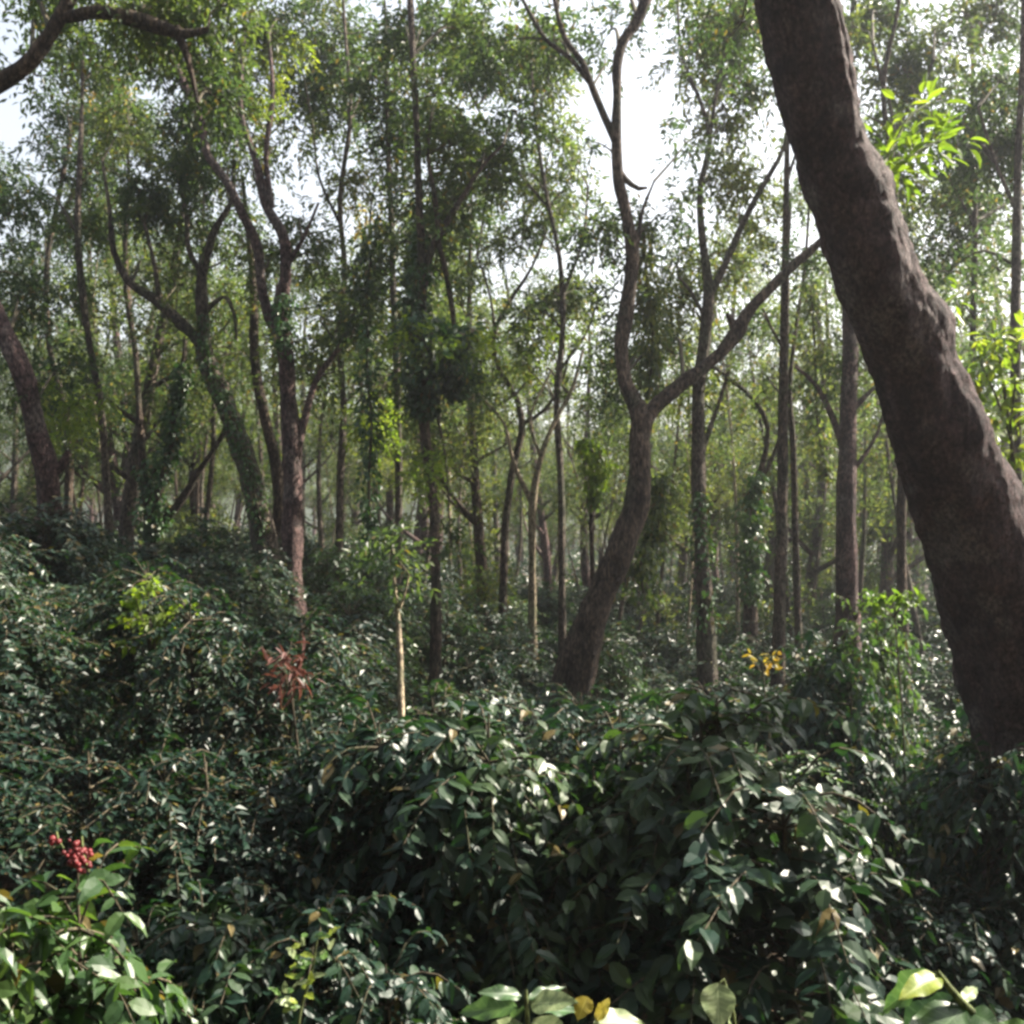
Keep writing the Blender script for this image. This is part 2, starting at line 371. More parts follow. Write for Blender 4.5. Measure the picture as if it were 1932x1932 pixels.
# the huge leaning trunk on the right
bigp = [(1945, 1260, 300, 5.7), (1915, 1180, 256, 5.62), (1882, 1100, 230, 5.55), (1834, 990, 206, 5.45), (1798, 905, 192, 5.35), (1759, 800, 180, 5.25), (1726, 700, 168, 5.2), (1694, 610, 160, 5.1),
        (1655, 520, 152, 5.0), (1612, 400, 150, 4.95), (1572, 290, 153, 4.9), (1535, 130, 160, 4.85), (1508, 0, 160, 4.8), (1480, -160, 165, 4.8), (1440, -420, 150, 4.9), (1400, -700, 120, 5.2)]
def big_tree():
    p = [P(q[0], q[1], q[3]) for q in bigp]; r = [q[2] * .91 / 2 / K * q[3] for q in bigp]
    g = gz(p[0].x + .25, p[0].y)
    p = [Vector((p[0].x + .45, p[0].y + .15, g - .3)), Vector((p[0].x + .35, p[0].y + .1, g + .25))] + p
    r = [r[0] * 1.5, r[0] * 1.15] + r
    root = empty('shade_tree', tuple(p[0]), label='massive reddish brown trunk leaning in from the right edge of the photo', cat='tree')
    T = Tubes(); T.add(p, r, 160, .022, .10, 7.7, 2.6)
    V = T.V[0]
    # knots and a long fluted ridge, real relief
    for (kx, ky, D, s, amp) in ((1748, 600, 5.1, .13, .085), (1662, 318, 4.9, .10, .045), (1830, 800, 5.2, .16, .05), (1895, 905, 5.35, .14, .05), (1690, 470, 5.0, .15, .02), (1600, 760, 5.0, .2, .02)):
        c = np.array(P(kx, ky, D)); d = V - c; dist = np.linalg.norm(d * np.array([1, 1, .8]), axis=1)
        ax = np.interp(V[:, 2], [q.z for q in p], [q.x for q in p])
        ay = np.interp(V[:, 2], [q.z for q in p], [q.y for q in p])
        n = np.stack([V[:, 0] - ax, V[:, 1] - ay, 0 * ax], 1); n = unit(n)
        V += n * (amp * np.exp(-(dist / s) ** 2))[:, None]
    ax = np.interp(V[:, 2], [q.z for q in p], [q.x for q in p]); ay = np.interp(V[:, 2], [q.z for q in p], [q.y for q in p])
    ang = np.arctan2(V[:, 1] - ay, V[:, 0] - ax)
    up = np.clip((V[:, 2] - 5.2) / 1.0, 0, 1)
    n = unit(np.stack([V[:, 0] - ax, V[:, 1] - ay, 0 * ax], 1))
    V += n * (-.035 * up * np.exp(-((ang + .75) / .16) ** 2) + .025 * up * np.exp(-((ang + 1.1) / .2) ** 2))[:, None]
    # shallow horizontal wrinkles in the bark
    wr = np.array([noise.noise(Vector((v[0] * 3, v[1] * 3, v[2] * 22))) for v in V])
    V += n * (wr * .006)[:, None]
    fl = np.array([noise.fractal(Vector((v[0] * 9, v[1] * 9, v[2] * 5)), .7, 2.2, 4) + .8 * max(0, noise.noise(Vector((v[0] * 5 + 9, v[1] * 5, v[2] * 4))) - .25) for v in V])
    V += n * (fl * .017)[:, None]
    link('trunk', T.build('trunk', M['bark_big']), root)
    nd = [(q[0], q[1], q[3], P(*[q[0], q[1], q[3]])) for q in bigp if q[1] < 0]
    h = dict(root=root, nodes=nd + [(1665, 318, 4.9, P(1655, 322, 4.9))], LV=Leaves(), TW=Tubes(), leaf='crown', D=5, bark='bark_red')
    # limbs above the frame
    for lb in ([(1440, -420, 70, 4.9), (1700, -560, 60, 5.4), (2000, -720, 40, 6)], [(1420, -560, 80, 5), (1200, -760, 60, 5.4), (900, -950, 36, 6.2)], [(1400, -690, 110, 5.2), (1380, -1000, 70, 5.6), (1450, -1300, 40, 6)]):
        T = Tubes(); T.add([P(q[0], q[1], q[3]) for q in lb], [q[2] / 2 / K * q[3] for q in lb], 12, .2, .15, 3)
        link('limb', T.build('limb', M['bark_red']), root)
        h['nodes'] += [(q[0], q[1], q[3], P(q[0], q[1], q[3])) for q in lb]
    for lb in ([(1.3, 5.2, 10.5), (0, 3, 10.2), (-1.8, .5, 9.6), (-3.6, -2, 9.4)], [(1.4, 5.1, 9.6), (1.6, 2.5, 9.2), (1.2, -.5, 8.8), (1.6, -3.5, 8.6)], [(1.0, 5.3, 10.8), (-1.5, 4.6, 11), (-4.5, 3.2, 10.8), (-7, 1.5, 10.4)]):  # unseen limbs and dense foliage added over the camera to block skylight
        T = Tubes(); T.add([Vector(q) for q in lb], [.16, .12, .08, .03], 10, .25, .15, 4)
        link('limb', T.build('limb', M['bark_red']), root)
        for q in lb[1:]:
            for _ in range(7):
                c = Vector(q) + Vector(rng.normal(size=3) * np.array([1.1, 1.1, .5])); c.z = max(c.z, 7.6)
                h['TW'].add([Vector(q), (Vector(q) + c) / 2 + Vector((0, 0, .1)), c], [.03, .02, .006], 5, .3)
                sprays(h['LV'], c, .9, 110, L=.12, W=.055, slen=.4)
    HERO.append(h); return h
BIG = big_tree()

center = tree('sinuous dark centre trunk forking into an S-curved stem and a long rising limb', 12,
     [(1084, 1265, 92), (1108, 1190, 76), (1136, 1120, 64), (1168, 1040, 60), (1196, 960, 56), (1206, 890, 48), (1208, 830, 48), (1212, 790, 50), (1196, 755, 34), (1178, 710, 30), (1172, 660, 32), (1180, 590, 35), (1192, 510, 31), (1193, 460, 33), (1180, 400, 27), (1168, 340, 25), (1163, 260, 20), (1165, 180, 18), (1166, 110, 22), (1178, 70, 26), (1205, 35, 20), (1225, -10, 16), (1250, -120, 13), (1260, -260, 9)],
     [[(1210, 805, 40), (1238, 765, 34), (1290, 722, 30), (1350, 675, 30), (1392, 625, 34), (1412, 588, 28), (1450, 548, 22), (1500, 498, 20), (1542, 462, 16), (1600, 400, 13), (1650, 330, 9)],
      [(1163, 265, 18), (1140, 215, 16), (1118, 160, 15), (1100, 115, 14), (1068, 70, 12), (1052, 20, 10), (1040, -60, 9)],
      [(1112, 150, 12), (1075, 105, 11), (1030, 70, 9), (1000, 20, 8), (960, -60, 6)],
      [(1170, 325, 17), (1188, 343, 13), (1206, 354, 10), (1222, 352, 6)],
      [(1191, 480, 20), (1206, 440, 12), (1212, 400, 8), (1235, 340, 5)],
      [(1392, 640, 18), (1378, 600, 16), (1372, 590, 9)],
      [(1170, 80, 18), (1205, 20, 12), (1215, -60, 9), (1200, -150, 7)]], 'bark', 'crown_dark', rough=.22, sides=20, step=.12, wander=.15, flare=1.05)

dbl = tree('tall upright brown trunk splitting into two crooked stems left of the centre', 15,
     [(552, 1105, 46), (552, 960, 44), (551, 850, 42), (543, 740, 38), (536, 640, 36), (528, 600, 34), (538, 520, 24), (532, 440, 23), (500, 385, 20), (486, 320, 17), (470, 270, 14), (458, 235, 12), (455, 100, 10), (470, -60, 8)],
     [[(530, 640, 30), (505, 590, 26), (490, 520, 22), (486, 470, 22), (455, 400, 21), (425, 340, 20), (388, 285, 19), (378, 230, 17), (352, 170, 15), (330, 120, 13), (300, 0, 10), (290, -120, 8)],
      [(512, 390, 14), (500, 300, 12), (512, 180, 10), (505, 60, 8)],
      [(556, 880, 22), (572, 800, 18), (600, 710, 14), (640, 655, 12), (670, 580, 8)],
      [(540, 500, 12), (570, 450, 9), (600, 380, 6)]], 'bark_red', 'crown', rough=.2, sides=16, step=.15)

leftlean = tree('twisted grey trunk leaning left beside the upright brown trunk', 16.5,
     [(508, 1060, 62), (490, 980, 54), (468, 890, 46), (440, 800, 44), (412, 735, 42), (385, 670, 40), (382, 600, 30), (378, 545, 24), (388, 480, 20), (410, 420, 16), (432, 385, 12), (440, 300, 8)],
     [[(400, 690, 30), (370, 640, 26), (330, 600, 24), (285, 560, 22), (245, 535, 18), (215, 480, 14), (205, 400, 10), (190, 300, 7)],
      [(382, 590, 14), (425, 560, 9), (440, 590, 8), (445, 640, 6)],
      [(380, 520, 14), (355, 470, 12), (350, 400, 9), (330, 330, 6)],
      [(300, 575, 14), (290, 500, 10), (270, 420, 7)]], 'bark_grey', 'crown', rough=.25, sides=16, step=.15)

stub = tree('second crooked stem close behind the twisted grey trunk', 17.5,
     [(520, 1050, 28), (525, 900, 26), (500, 790, 24), (480, 680, 22), (478, 560, 18), (470, 470, 14), (455, 330, 8)], [], 'bark', 'crown')

edge = tree('thick reddish trunk cut by the left edge with sunlit bark', 14,
     [(97, 1010, 62), (90, 930, 52), (88, 890, 54), (72, 830, 46), (60, 770, 46), (40, 700, 44), (12, 640, 42), (-20, 570, 42), (-50, 470, 40), (-70, 330, 36), (-60, 120, 30), (-40, -60, 24), (-20, -260, 16)],
     [[(92, 900, 22), (118, 875, 20), (128, 850, 10)]], 'bark_red', 'crown_dark', rough=.2, sides=16, step=.14)

over = tree('dark mossy limbs arching in over the top left corner', 9,
     [(-420, 1100, 66), (-400, 700, 60), (-330, 420, 54), (-200, 260, 46), (-90, 190, 40), (0, 150, 36), (55, 108, 34), (92, 55, 30), (120, 5, 28), (160, -70, 24), (200, -200, 18)],
     [[(112, 30, 24), (180, 18, 30), (250, 32, 34), (310, 50, 28), (350, 60, 20), (390, 50, 12)],
      [(-330, 420, 40), (-380, 200, 34), (-360, -80, 26), (-300, -300, 18)],
      [(330, 48, 22), (352, 110, 14), (370, 190, 9)]], 'bark', 'crown_dark', rough=.2, sides=14, step=.14, wander=.1)

mid = tree('tall straight dark trunk carrying a hanging ball of vine', 13,
     [(822, 1225, 24), (822, 1100, 22), (818, 950, 22), (800, 800, 24), (797, 700, 24), (797, 600, 22), (796, 500, 18), (790, 380, 16), (786, 250, 15), (778, 100, 14), (772, -40, 13), (768, -250, 9)],
     [[(800, 540, 16), (808, 480, 17), (830, 440, 16), (872, 370, 12), (910, 310, 9), (950, 270, 6)],
      [(828, 440, 12), (818, 360, 11), (806, 290, 9), (812, 220, 6)],
      [(824, 445, 13), (838, 500, 13), (850, 560, 12), (858, 630, 10)],
      [(796, 620, 14), (840, 650, 12), (870, 680, 8)]], 'bark', 'crown_dark', rough=.15, sides=10)

mid2 = tree('thin straight pole-like trunk just left of the vine-hung trunk', 15.5,
     [(752, 1150, 16), (752, 900, 16), (748, 700, 15), (742, 560, 14), (738, 430, 13), (732, 300, 11), (728, 180, 8), (725, 0, 6)], [], 'bark_grey', 'crown')

pole = tree('short slim yellowish sapling stem lit by the sun among the coffee bushes', 7.2,
     [(756, 1300, 15), (753, 1190, 12), (748, 1130, 9), (743, 1085, 5)],
     [[(751, 1160, 6), (764, 1120, 5), (772, 1085, 4)]], 'bark_pale', 'crown', rough=.1, sides=8, flare=1.1)

thin1 = tree('slender grey trunk bending left at the far left third', 16,
     [(207, 1045, 19), (200, 900, 17), (188, 760, 15), (166, 640, 15), (152, 540, 15), (144, 440, 14), (148, 300, 11), (152, 150, 8), (150, 0, 6)], [], 'bark_grey', 'crown_dark')
thin2 = tree('slender dark stem rising from the ivy-covered stump', 18,
     [(284, 1010, 26), (272, 900, 18), (262, 780, 13), (254, 660, 12), (238, 560, 12), (234, 460, 10), (240, 340, 7), (236, 240, 5)],
     [[(290, 960, 16), (318, 860, 18), (332, 760, 16), (345, 690, 12), (350, 600, 8)],
      [(292, 1000, 22), (330, 960, 18), (375, 890, 14), (408, 840, 12), (440, 780, 8)]], 'bark', 'crown')
far1 = tree('crooked dark sapling trunk between the vine-hung trunk and the pale forked one', 18,
     [(950, 1105, 19), (955, 980, 17), (968, 880, 16), (985, 800, 15), (972, 745, 13), (938, 690, 12), (932, 630, 11), (960, 570, 9), (1000, 510, 7), (1030, 440, 5)],
     [[(985, 800, 10), (1020, 780, 8), (1060, 720, 6), (1080, 640, 4)], [(935, 640, 8), (925, 560, 6), (900, 480, 4)]], 'bark', 'crown')
pale = tree('pale cream Y-shaped trunk between two dark ones', 17,
     [(1004, 1110, 17), (1004, 1020, 16), (1005, 945, 19), (1016, 880, 13), (1044, 800, 10), (1075, 745, 9), (1100, 660, 6)],
     [[(1004, 950, 14), (968, 870, 9), (952, 800, 7), (900, 740, 5)], [(1020, 860, 8), (1000, 800, 6), (1040, 700, 5)]], 'bark_pale', 'crown', rough=.12)
stk = tree('short thin pole topped by a bright green vine', 15,
     [(1118, 1080, 12), (1116, 980, 12), (1120, 900, 11), (1112, 840, 9)], [[(1122, 1000, 8), (1108, 940, 6)]], 'bark', 'crown')
rm1 = tree('grey-brown trunk right of centre forking high into a wide V', 14,
     [(1330, 1185, 42), (1326, 1080, 34), (1320, 960, 31), (1318, 840, 30), (1320, 720, 29), (1332, 620, 27), (1338, 550, 24), (1326, 450, 17), (1322, 350, 13), (1342, 260, 11), (1320, 180, 9), (1290, 110, 7), (1280, 0, 5)],
     [[(1338, 560, 18), (1368, 500, 16), (1398, 430, 14), (1440, 350, 12), (1475, 290, 9), (1500, 200, 7)],
      [(1340, 265, 9), (1352, 180, 8), (1370, 90, 7), (1380, 0, 5)],
      [(1322, 860, 14), (1350, 780, 10), (1376, 700, 8)],
      [(1335, 620, 10), (1312, 560, 8), (1280, 520, 5)]], 'bark_grey', 'crown', rough=.2, sides=14)
rm2 = tree('straight dark trunk standing alone right of the forked grey one', 14.5,
     [(1470, 1165, 27), (1472, 1050, 25), (1477, 900, 24), (1478, 750, 22), (1482, 600, 20), (1484, 450, 16), (1486, 330, 13), (1488, 200, 10), (1490, 40, 8), (1480, -120, 6)],
     [[(1480, 660, 8), (1455, 615, 6), (1440, 580, 4)], [(1486, 340, 8), (1510, 260, 6), (1500, 150, 5)]], 'bark', 'crown', rough=.12)
rm3 = tree('thin straight stem close beside the lone dark trunk', 16.5,
     [(1504, 1135, 16), (1500, 980, 14), (1496, 830, 14), (1490, 740, 12), (1500, 640, 9), (1520, 500, 7), (1530, 360, 5)], [], 'bark', 'crown_dark')
rm4 = tree('stout red-brown trunk just left of the massive leaning one', 15,
     [(1597, 1100, 46), (1597, 980, 44), (1600, 860, 40), (1602, 760, 36), (1606, 660, 32), (1600, 560, 26), (1590, 440, 22), (1580, 300, 16), (1600, 120, 12), (1620, -60, 9)],
     [[(1592, 850, 16), (1568, 780, 14), (1535, 720, 11), (1500, 690, 7)], [(1606, 780, 12), (1640, 740, 10), (1670, 720, 8)], [(1600, 900, 12), (1650, 830, 9), (1665, 790, 7)]], 'bark_red', 'crown_dark', rough=.18, sides=14)
rm5 = tree('stumpy ivy-wrapped trunk with a thin bent stem to the right of the forked grey tree', 17,
     [(1415, 1135, 30), (1415, 1030, 28), (1418, 950, 26), (1438, 880, 14), (1448, 800, 12), (1420, 750, 11), (1378, 715, 10), (1345, 690, 7)],
     [[(1422, 930, 12), (1455, 870, 10), (1480, 800, 7)]], 'bark', 'crown')
r6 = tree('tall dim trunk at the right edge behind the leaning giant', 11,
     [(1915, 1120, 26), (1918, 900, 24), (1918, 700, 22), (1920, 500, 20), (1925, 300, 17), (1935, 100, 14), (1940, -120, 10)],
     [[(1922, 400, 10), (1880, 300, 8), (1850, 200, 6)]], 'bark_grey', 'crown_dark')
r7 = tree('thin upright trunk seen right of the leaning giant', 14,
     [(1828, 1100, 15), (1830, 800, 14), (1838, 600, 14), (1842, 400, 12), (1838, 250, 9), (1840, 60, 7)], [[(1840, 420, 7), (1790, 330, 5)]], 'bark_grey', 'crown')
r8 = tree('slim tree whose crown shows right behind the top of the leaning giant', 13,
     [(1700, 1000, 20), (1705, 700, 18), (1690, 500, 16), (1690, 330, 13), (1670, 150, 11), (1700, 0, 9), (1710, -150, 6)],
     [[(1672, 170, 8), (1650, 80, 6)], [(1690, 250, 7), (1730, 180, 6), (1765, 110, 5)]], 'bark', 'crown')
l9 = tree('narrow tree with a dense dark crown in the upper left', 20,
     [(128, 1010, 20), (125, 800, 16), (90, 640, 13), (86, 500, 12), (110, 360, 10), (130, 250, 8)], [[(100, 420, 8), (160, 330, 6), (200, 280, 5)]], 'bark', 'crown_dark')
c9 = tree('leafy thin tree filling the gap left of the vine-hung trunk', 17,
     [(640, 1080, 18), (642, 900, 17), (648, 760, 15), (640, 640, 14), (650, 520, 13), (640, 380, 11), (660, 220, 9), (650, 60, 7), (640, -100, 5)],
     [[(648, 560, 8), (690, 470, 7), (700, 380, 5)], [(640, 420, 8), (600, 330, 6), (590, 240, 5)]], 'bark_grey', 'crown')
c10 = tree('thin tree with a pale green crown between the centre tree and the vine-hung trunk', 17,
     [(1060, 1090, 16), (1058, 900, 15), (1050, 760, 14), (1062, 620, 13), (1055, 480, 11), (1030, 360, 9), (1010, 220, 7), (1000, 80, 5)],
     [[(1060, 560, 8), (1100, 450, 6), (1110, 350, 5)], [(1035, 390, 7), (960, 300, 6), (900, 200, 5)], [(1055, 700, 7), (1110, 620, 5), (1130, 560, 4)]], 'bark_grey', 'crown')

# how leafy each patch of the upper photo is (0 sky .. 9 closed), rows of 97 px from the top
GRID = [
 [1,2,2,2,2,1,2,1,2,1,1,1,1,1,1,0,0,1,0,0],
 [4,7,7,7,5,4,4,4,5,4,3,2,2,3,4,1,1,2,1,1],
 [2,7,9,9,9,8,8,8,8,8,7,4,3,7,9,5,4,9,6,9],
 [3,7,7,9,9,9,9,9,9,9,8,2,0,4,8,3,4,8,5,9],
 [0,7,9,9,7,5,8,9,9,9,7,1,0,3,7,4,3,8,8,9],
 [1,9,9,9,4,3,4,5,8,9,8,5,0,4,6,4,3,6,8,9],
 [8,9,9,9,4,6,8,8,8,7,9,9,5,6,7,4,3,6,8,8],
 [7,6,5,6,4,5,8,7,8,4,6,8,4,6,4,4,3,4,6,5],
 [4,4,3,6,4,4,7,7,8,6,8,7,6,5,3,4,4,3,4,6],
 [5,6,4,5,4,4,5,5,7,6,6,6,6,5,4,4,5,3,3,6],
]
skel = [(h, n) for h in HERO if h not in (BIG, pole, stk) for n in h['nodes']]
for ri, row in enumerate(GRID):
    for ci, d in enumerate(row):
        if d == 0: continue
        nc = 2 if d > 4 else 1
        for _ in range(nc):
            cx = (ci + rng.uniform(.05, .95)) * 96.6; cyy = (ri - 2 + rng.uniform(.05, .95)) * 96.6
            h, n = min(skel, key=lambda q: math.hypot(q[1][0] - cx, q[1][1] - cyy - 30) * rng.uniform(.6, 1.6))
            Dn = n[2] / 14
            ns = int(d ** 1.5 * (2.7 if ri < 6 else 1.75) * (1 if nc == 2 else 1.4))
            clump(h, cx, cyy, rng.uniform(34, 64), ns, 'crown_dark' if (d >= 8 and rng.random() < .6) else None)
# a few picked bunches; the yellow ones have sunlight painted into the leaf colour
clump(dbl, 445, 190, 50, 45, 'crown_yellow'); clump(dbl, 485, 150, 45, 40, 'crown_yellow'); clump(dbl, 540, 70, 45, 30, 'crown_yellow')
clump(c10, 1000, 60, 55, 45, 'crown_yellow'); clump(c10, 960, 130, 50, 40, 'crown_yellow'); clump(c10, 1010, 250, 55, 40, 'crown_yellow')
clump(c10, 1010, 640, 55, 45, 'crown_yellow'); clump(c10, 985, 690, 40, 25, 'crown_yellow')
clump(l9, 210, 180, 45, 22, 'orange'); clump(c9, 690, 390, 40, 14, 'orange')
clump(r8, 1700, 230, 50, 30, 'crown_yellow'); clump(edge, 130, 770, 60, 60, 'crown_yellow', dD=1.5); clump(edge, 100, 700, 60, 45, None, dD=1.8)
clump(edge, 30, 560, 60, 60); clump(edge, 10, 400, 55, 50); clump(edge, 40, 370, 40, 30); clump(edge, 15, 330, 40, 30)
clump(pole, 742, 1045, 40, 26, dD=0); clump(mid2, 712, 800, 34, 40, 'crown_yellow', dD=-.4); clump(mid2, 690, 760, 24, 22, 'crown_yellow', dD=-.4)
clump(mid, 790, 640, 40, 45, 'crown_yellow', dD=-.5); clump(mid, 850, 690, 42, 50, None, dD=-.5); clump(mid, 880, 660, 36, 36, 'crown_yellow', dD=-.2)
clump(mid, 815, 880, 40, 26, 'crown_yellow', dD=-.3); clump(mid, 850, 1030, 35, 22, None, dD=-.3)
clump(rm1, 1255, 560, 50, 45, None, dD=.5); clump(rm1, 1235, 640, 45, 45, None, dD=.5)
for a in ((1860, 690), (1900, 640), (1890, 780), (1915, 860), (1850, 640), (1925, 740)):
    pass
# shoots sprouting from the giant's knot
def shoot(h, path, leaf, n, L, W, rad, tag='shoot'):
    """a leafy shoot along a 3-D path"""
    LV = Leaves(); T = Tubes(); p, r = T.add(path, np.linspace(.012, .004, len(path)), 6, .06)
    idx = rng.integers(len(p) // 4, len(p), n); base = p[idx]
    ax = rdir(n) + np.array([0, 0, -.1])
    LV.add(base + ax * rad * rng.uniform(0, 1, n)[:, None], ax, np.array([0, 0, 1.]) + rng.normal(size=(n, 3)) * .5, L * rng.uniform(.7, 1.2, n), W * rng.uniform(.8, 1.2, n))
    s = link(tag, T.build(tag, M['green_stem']), h['root'])
    f = bpy.data.objects.new('leaves', LV.build('leaves', M[leaf], True)); COL.objects.link(f); f.parent = s
shoot(BIG, [P(1655, 330, 4.95), P(1690, 310, 5.2), P(1740, 280, 5.3), P(1800, 250, 5.4)], 'crown_yellow', 90, .12, .035, .16)
shoot(BIG, [P(1655, 330, 4.95), P(1690, 270, 5.2), P(1720, 215, 5.3), P(1760, 190, 5.4)], 'crown_yellow', 55, .12, .035, .15)
shoot(BIG, [P(1740, 600, 5.2), P(1800, 560, 5.5), P(1830, 540, 5.6)], 'crown_yellow', 14, .10, .03, .1)
# giant's own crown, mostly above the picture
for (cx, cyy) in ((1700, -560), (1900, -650), (2050, -760), (1550, -780), (1200, -760), (1000, -900), (1380, -1000), (1450, -1250), (1250, -1150), (1700, -900)):
    clump(BIG, cx, cyy, 260, 60, dD=rng.uniform(-.5, 1.2), big=1.1)
clump(BIG, 1400, 40, 120, 60, 'crown_dark', dD=3.0, big=.9); clump(BIG, 1395, -60, 140, 80, 'crown_dark', dD=2.5, big=.9)

for h in HERO:
    if h['TW'].n: link('twigs', h['TW'].build('twigs', M['stem']), h['root'])
    if h['LV'].p: link('crown', h['LV'].build('crown', M[h['leaf']]), h['root'])
    for k, LV in h.get('extra', {}).items():
        o = link('crown', LV.build('crown', M[k]), h['root'])
        if k == 'crown_yellow': o['label'] = 'sunlit yellow-green leaves'
        if k == 'orange': o['label'] = 'withered orange leaves'

# ------------------------------------------------------------------ climbing vines on trunks
def vine(label, path, D, n, rad_px, L=.10, W=.07, mat='vine', name='climbing_vine', hang=.6):
    pts = [P(x, y, D - .05) for x, y in path]
    root = empty(name, tuple(pts[0]), label=label, cat='vine', group='vines climbing the trunks')
    T = Tubes(); p, r = T.add(pts, [.02] * len(pts), 6, .08)
    T2 = p
    link('stem', T.build('stem', M['stem']), root)
    idx = rng.integers(0, len(p), n); t = idx / len(p)
    rp = np.interp(t, np.linspace(0, 1, len(rad_px)), rad_px) / K * D
    d = rdir(n); d[:, 2] *= .4
    rr = rng.uniform(.35, 1, n) ** .5 * rp * (1 + .35 * np.sin(t * 23 + D))
    pos = p[idx] + d * rr[:, None]
    ax = d * .6 + np.array([0, 0, -hang]) + rng.normal(size=(n, 3)) * .35
    no = d * .8 + np.array([0, 0, .5]) + rng.normal(size=(n, 3)) * .4
    LV = Leaves(); LV.add(pos, ax, no, L * rng.uniform(.7, 1.3, n), W * rng.uniform(.7, 1.2, n))
    link('foliage', LV.build('foliage', M[mat], True), root)
vine('big shaggy ball of vine hanging on the tall straight dark trunk', [(800, 780), (800, 720), (812, 680), (800, 640), (796, 600)], 13, 950, [18, 44, 66, 60, 24])
vine('loose curtain of vine right of the shaggy vine ball', [(860, 740), (862, 690), (850, 640), (880, 620)], 13.3, 700, [18, 40, 45, 20])
vine('grey-green vine drape running down the upper part of the tall straight trunk', [(775, 640), (778, 570), (792, 500), (794, 440)], 13.2, 700, [30, 30, 22, 12], L=.09)
vine('bright green vine bunch drooping from the top of the short pole', [(1118, 950), (1128, 900), (1118, 850), (1100, 830)], 14.8, 800, [10, 24, 30, 22], L=.10, W=.04, mat='crown_yellow', hang=1.6)
vine('ivy thick on the forked stump at the left', [(285, 1010), (288, 960), (286, 900), (318, 850), (335, 740), (345, 690)], 17.8, 1500, [26, 34, 30, 24, 20, 14])
vine('light green vine sleeve hanging right of the S-curved stem', [(1225, 740), (1232, 640), (1222, 540), (1215, 420)], 12.6, 1300, [16, 32, 34, 16], L=.08, W=.04, mat='crown', hang=1.3)
vine('leafy creeper mound beside the base of the centre tree', [(1215, 1130), (1210, 1060), (1240, 1000), (1245, 940), (1250, 900)], 12.4, 900, [46, 40, 24, 20, 14], L=.09, W=.05, mat='crown')
vine('ivy sleeve around the stumpy trunk right of the forked grey tree', [(1415, 1130), (1415, 1040), (1418, 950), (1430, 900)], 16.8, 1000, [22, 30, 28, 12])
vine('moss and small creepers on the twisted grey trunk', [(495, 1000), (470, 890), (425, 760), (385, 665), (380, 600)], 16.4, 900, [20, 24, 24, 22, 14], L=.07, W=.045)
vine('creeper wrapping the thin bent trunk behind the slim stake', [(700, 1060), (696, 900), (700, 780), (692, 700), (694, 620)], 13.5, 900, [20, 20, 22, 26, 16], L=.09, W=.05)
vine('dark creeper on the crown fork of the brown double trunk', [(660, 640), (690, 560), (700, 480), (720, 420)], 14.6, 1300, [30, 50, 46, 26], L=.09, W=.05, mat='crown_dark')
vine('small dark vine bunch at the first fork of the double trunk', [(535, 660), (530, 600), (540, 560)], 14.8, 350, [24, 26, 16], L=.08, W=.05)
vine('rambling creeper at the foot of the forked grey tree', [(1330, 1180), (1328, 1110), (1322, 1020), (1320, 930)], 13.8, 450, [26, 24, 18, 12], L=.08, W=.05)
vine('fresh green vine climbing beside the stout red-brown trunk', [(1560, 900), (1545, 820), (1540, 700), (1535, 600), (1530, 540)], 16, 1300, [16, 26, 36, 40, 22], L=.09, W=.045, mat='crown')

# ------------------------------------------------------------------ background wood
def make_bg(seed, H, nl, low=False, pole=False, leaf='crown', bark='bark'):
    r0 = .09 + .012 * H * random.uniform(.6, 1.1)
    if pole: r0 = random.uniform(.05, .09)
    lx, ly = random.uniform(-.10, .10) * H, random.uniform(-.1, .1) * H
    n = 8; pts = []
    for k in range(n):
        t = k / (n - 1)
        pts.append(Vector((lx * t ** 1.4 + .25 * math.sin(seed + t * 5) * (t > 0), ly * t + .2 * math.cos(seed * 2 + t * 4) * (t > 0), -.3 + (H + .3) * t)))
    T = Tubes(); p, r = T.add(pts, [r0 * 1.5] + [r0 * (1 - .8 * k / (n - 1)) for k in range(1, n)], 8, .5, .15, seed)
    LV = Leaves(); nb = 3 if pole else random.randint(8, 12)
    for b in range(nb):
        t = random.uniform(.22 if not pole else .5, .95); a = Vector(p[int(t * (len(p) - 1))])
        th = random.uniform(0, 6.28); ln = random.uniform(.10, .24) * H * (1.1 - t * .5) * (.5 if pole else 1)
        e = a + Vector((math.cos(th) * ln, math.sin(th) * ln, ln * random.uniform(.5, 1.3)))
        m_ = a.lerp(e, .5) + Vector((random.uniform(-.3, .3), random.uniform(-.3, .3), -.1 * ln))
        rb = r0 * .42 * (1.1 - t)
        T.add([a, m_, e], [rb * 1.3, rb * .8, .012], 5, .4)
        for q in range(3):
            c = a.lerp(e, random.uniform(.55, 1.1)) + Vector((random.uniform(-.6, .6), random.uniform(-.6, .6), random.uniform(-.2, .8)))
            T.add([m_.lerp(e, .5), c], [.02, .006], 4, resample=False)
            sprays(LV, c, random.uniform(.35, .75), int(nl / nb / 3 / 9), 9, L=.14, W=.055, slen=.45)
    if low:
        for q in range(10):
            c = Vector((random.uniform(-.5, .5), random.uniform(-.5, .5), random.uniform(1.2, 5)))
            sprays(LV, c, .5, int(nl * .05 / 9), 9, L=.12, W=.06, slen=.3)
    c = pts[-1]; sprays(LV, c, .9, int(nl / nb / 9), 9, L=.14, W=.055, slen=.45)
    return T.build('trunk', M[bark]), LV.build('crown', M[leaf])
BG = []
for s in range(9):
    BG.append(make_bg(s * 3.7, random.uniform(11, 15), 5200, s % 3 == 0, False, ('crown', 'crown_dark', 'crown')[s % 3], ('bark', 'bark_grey', 'bark_red')[s % 3]))
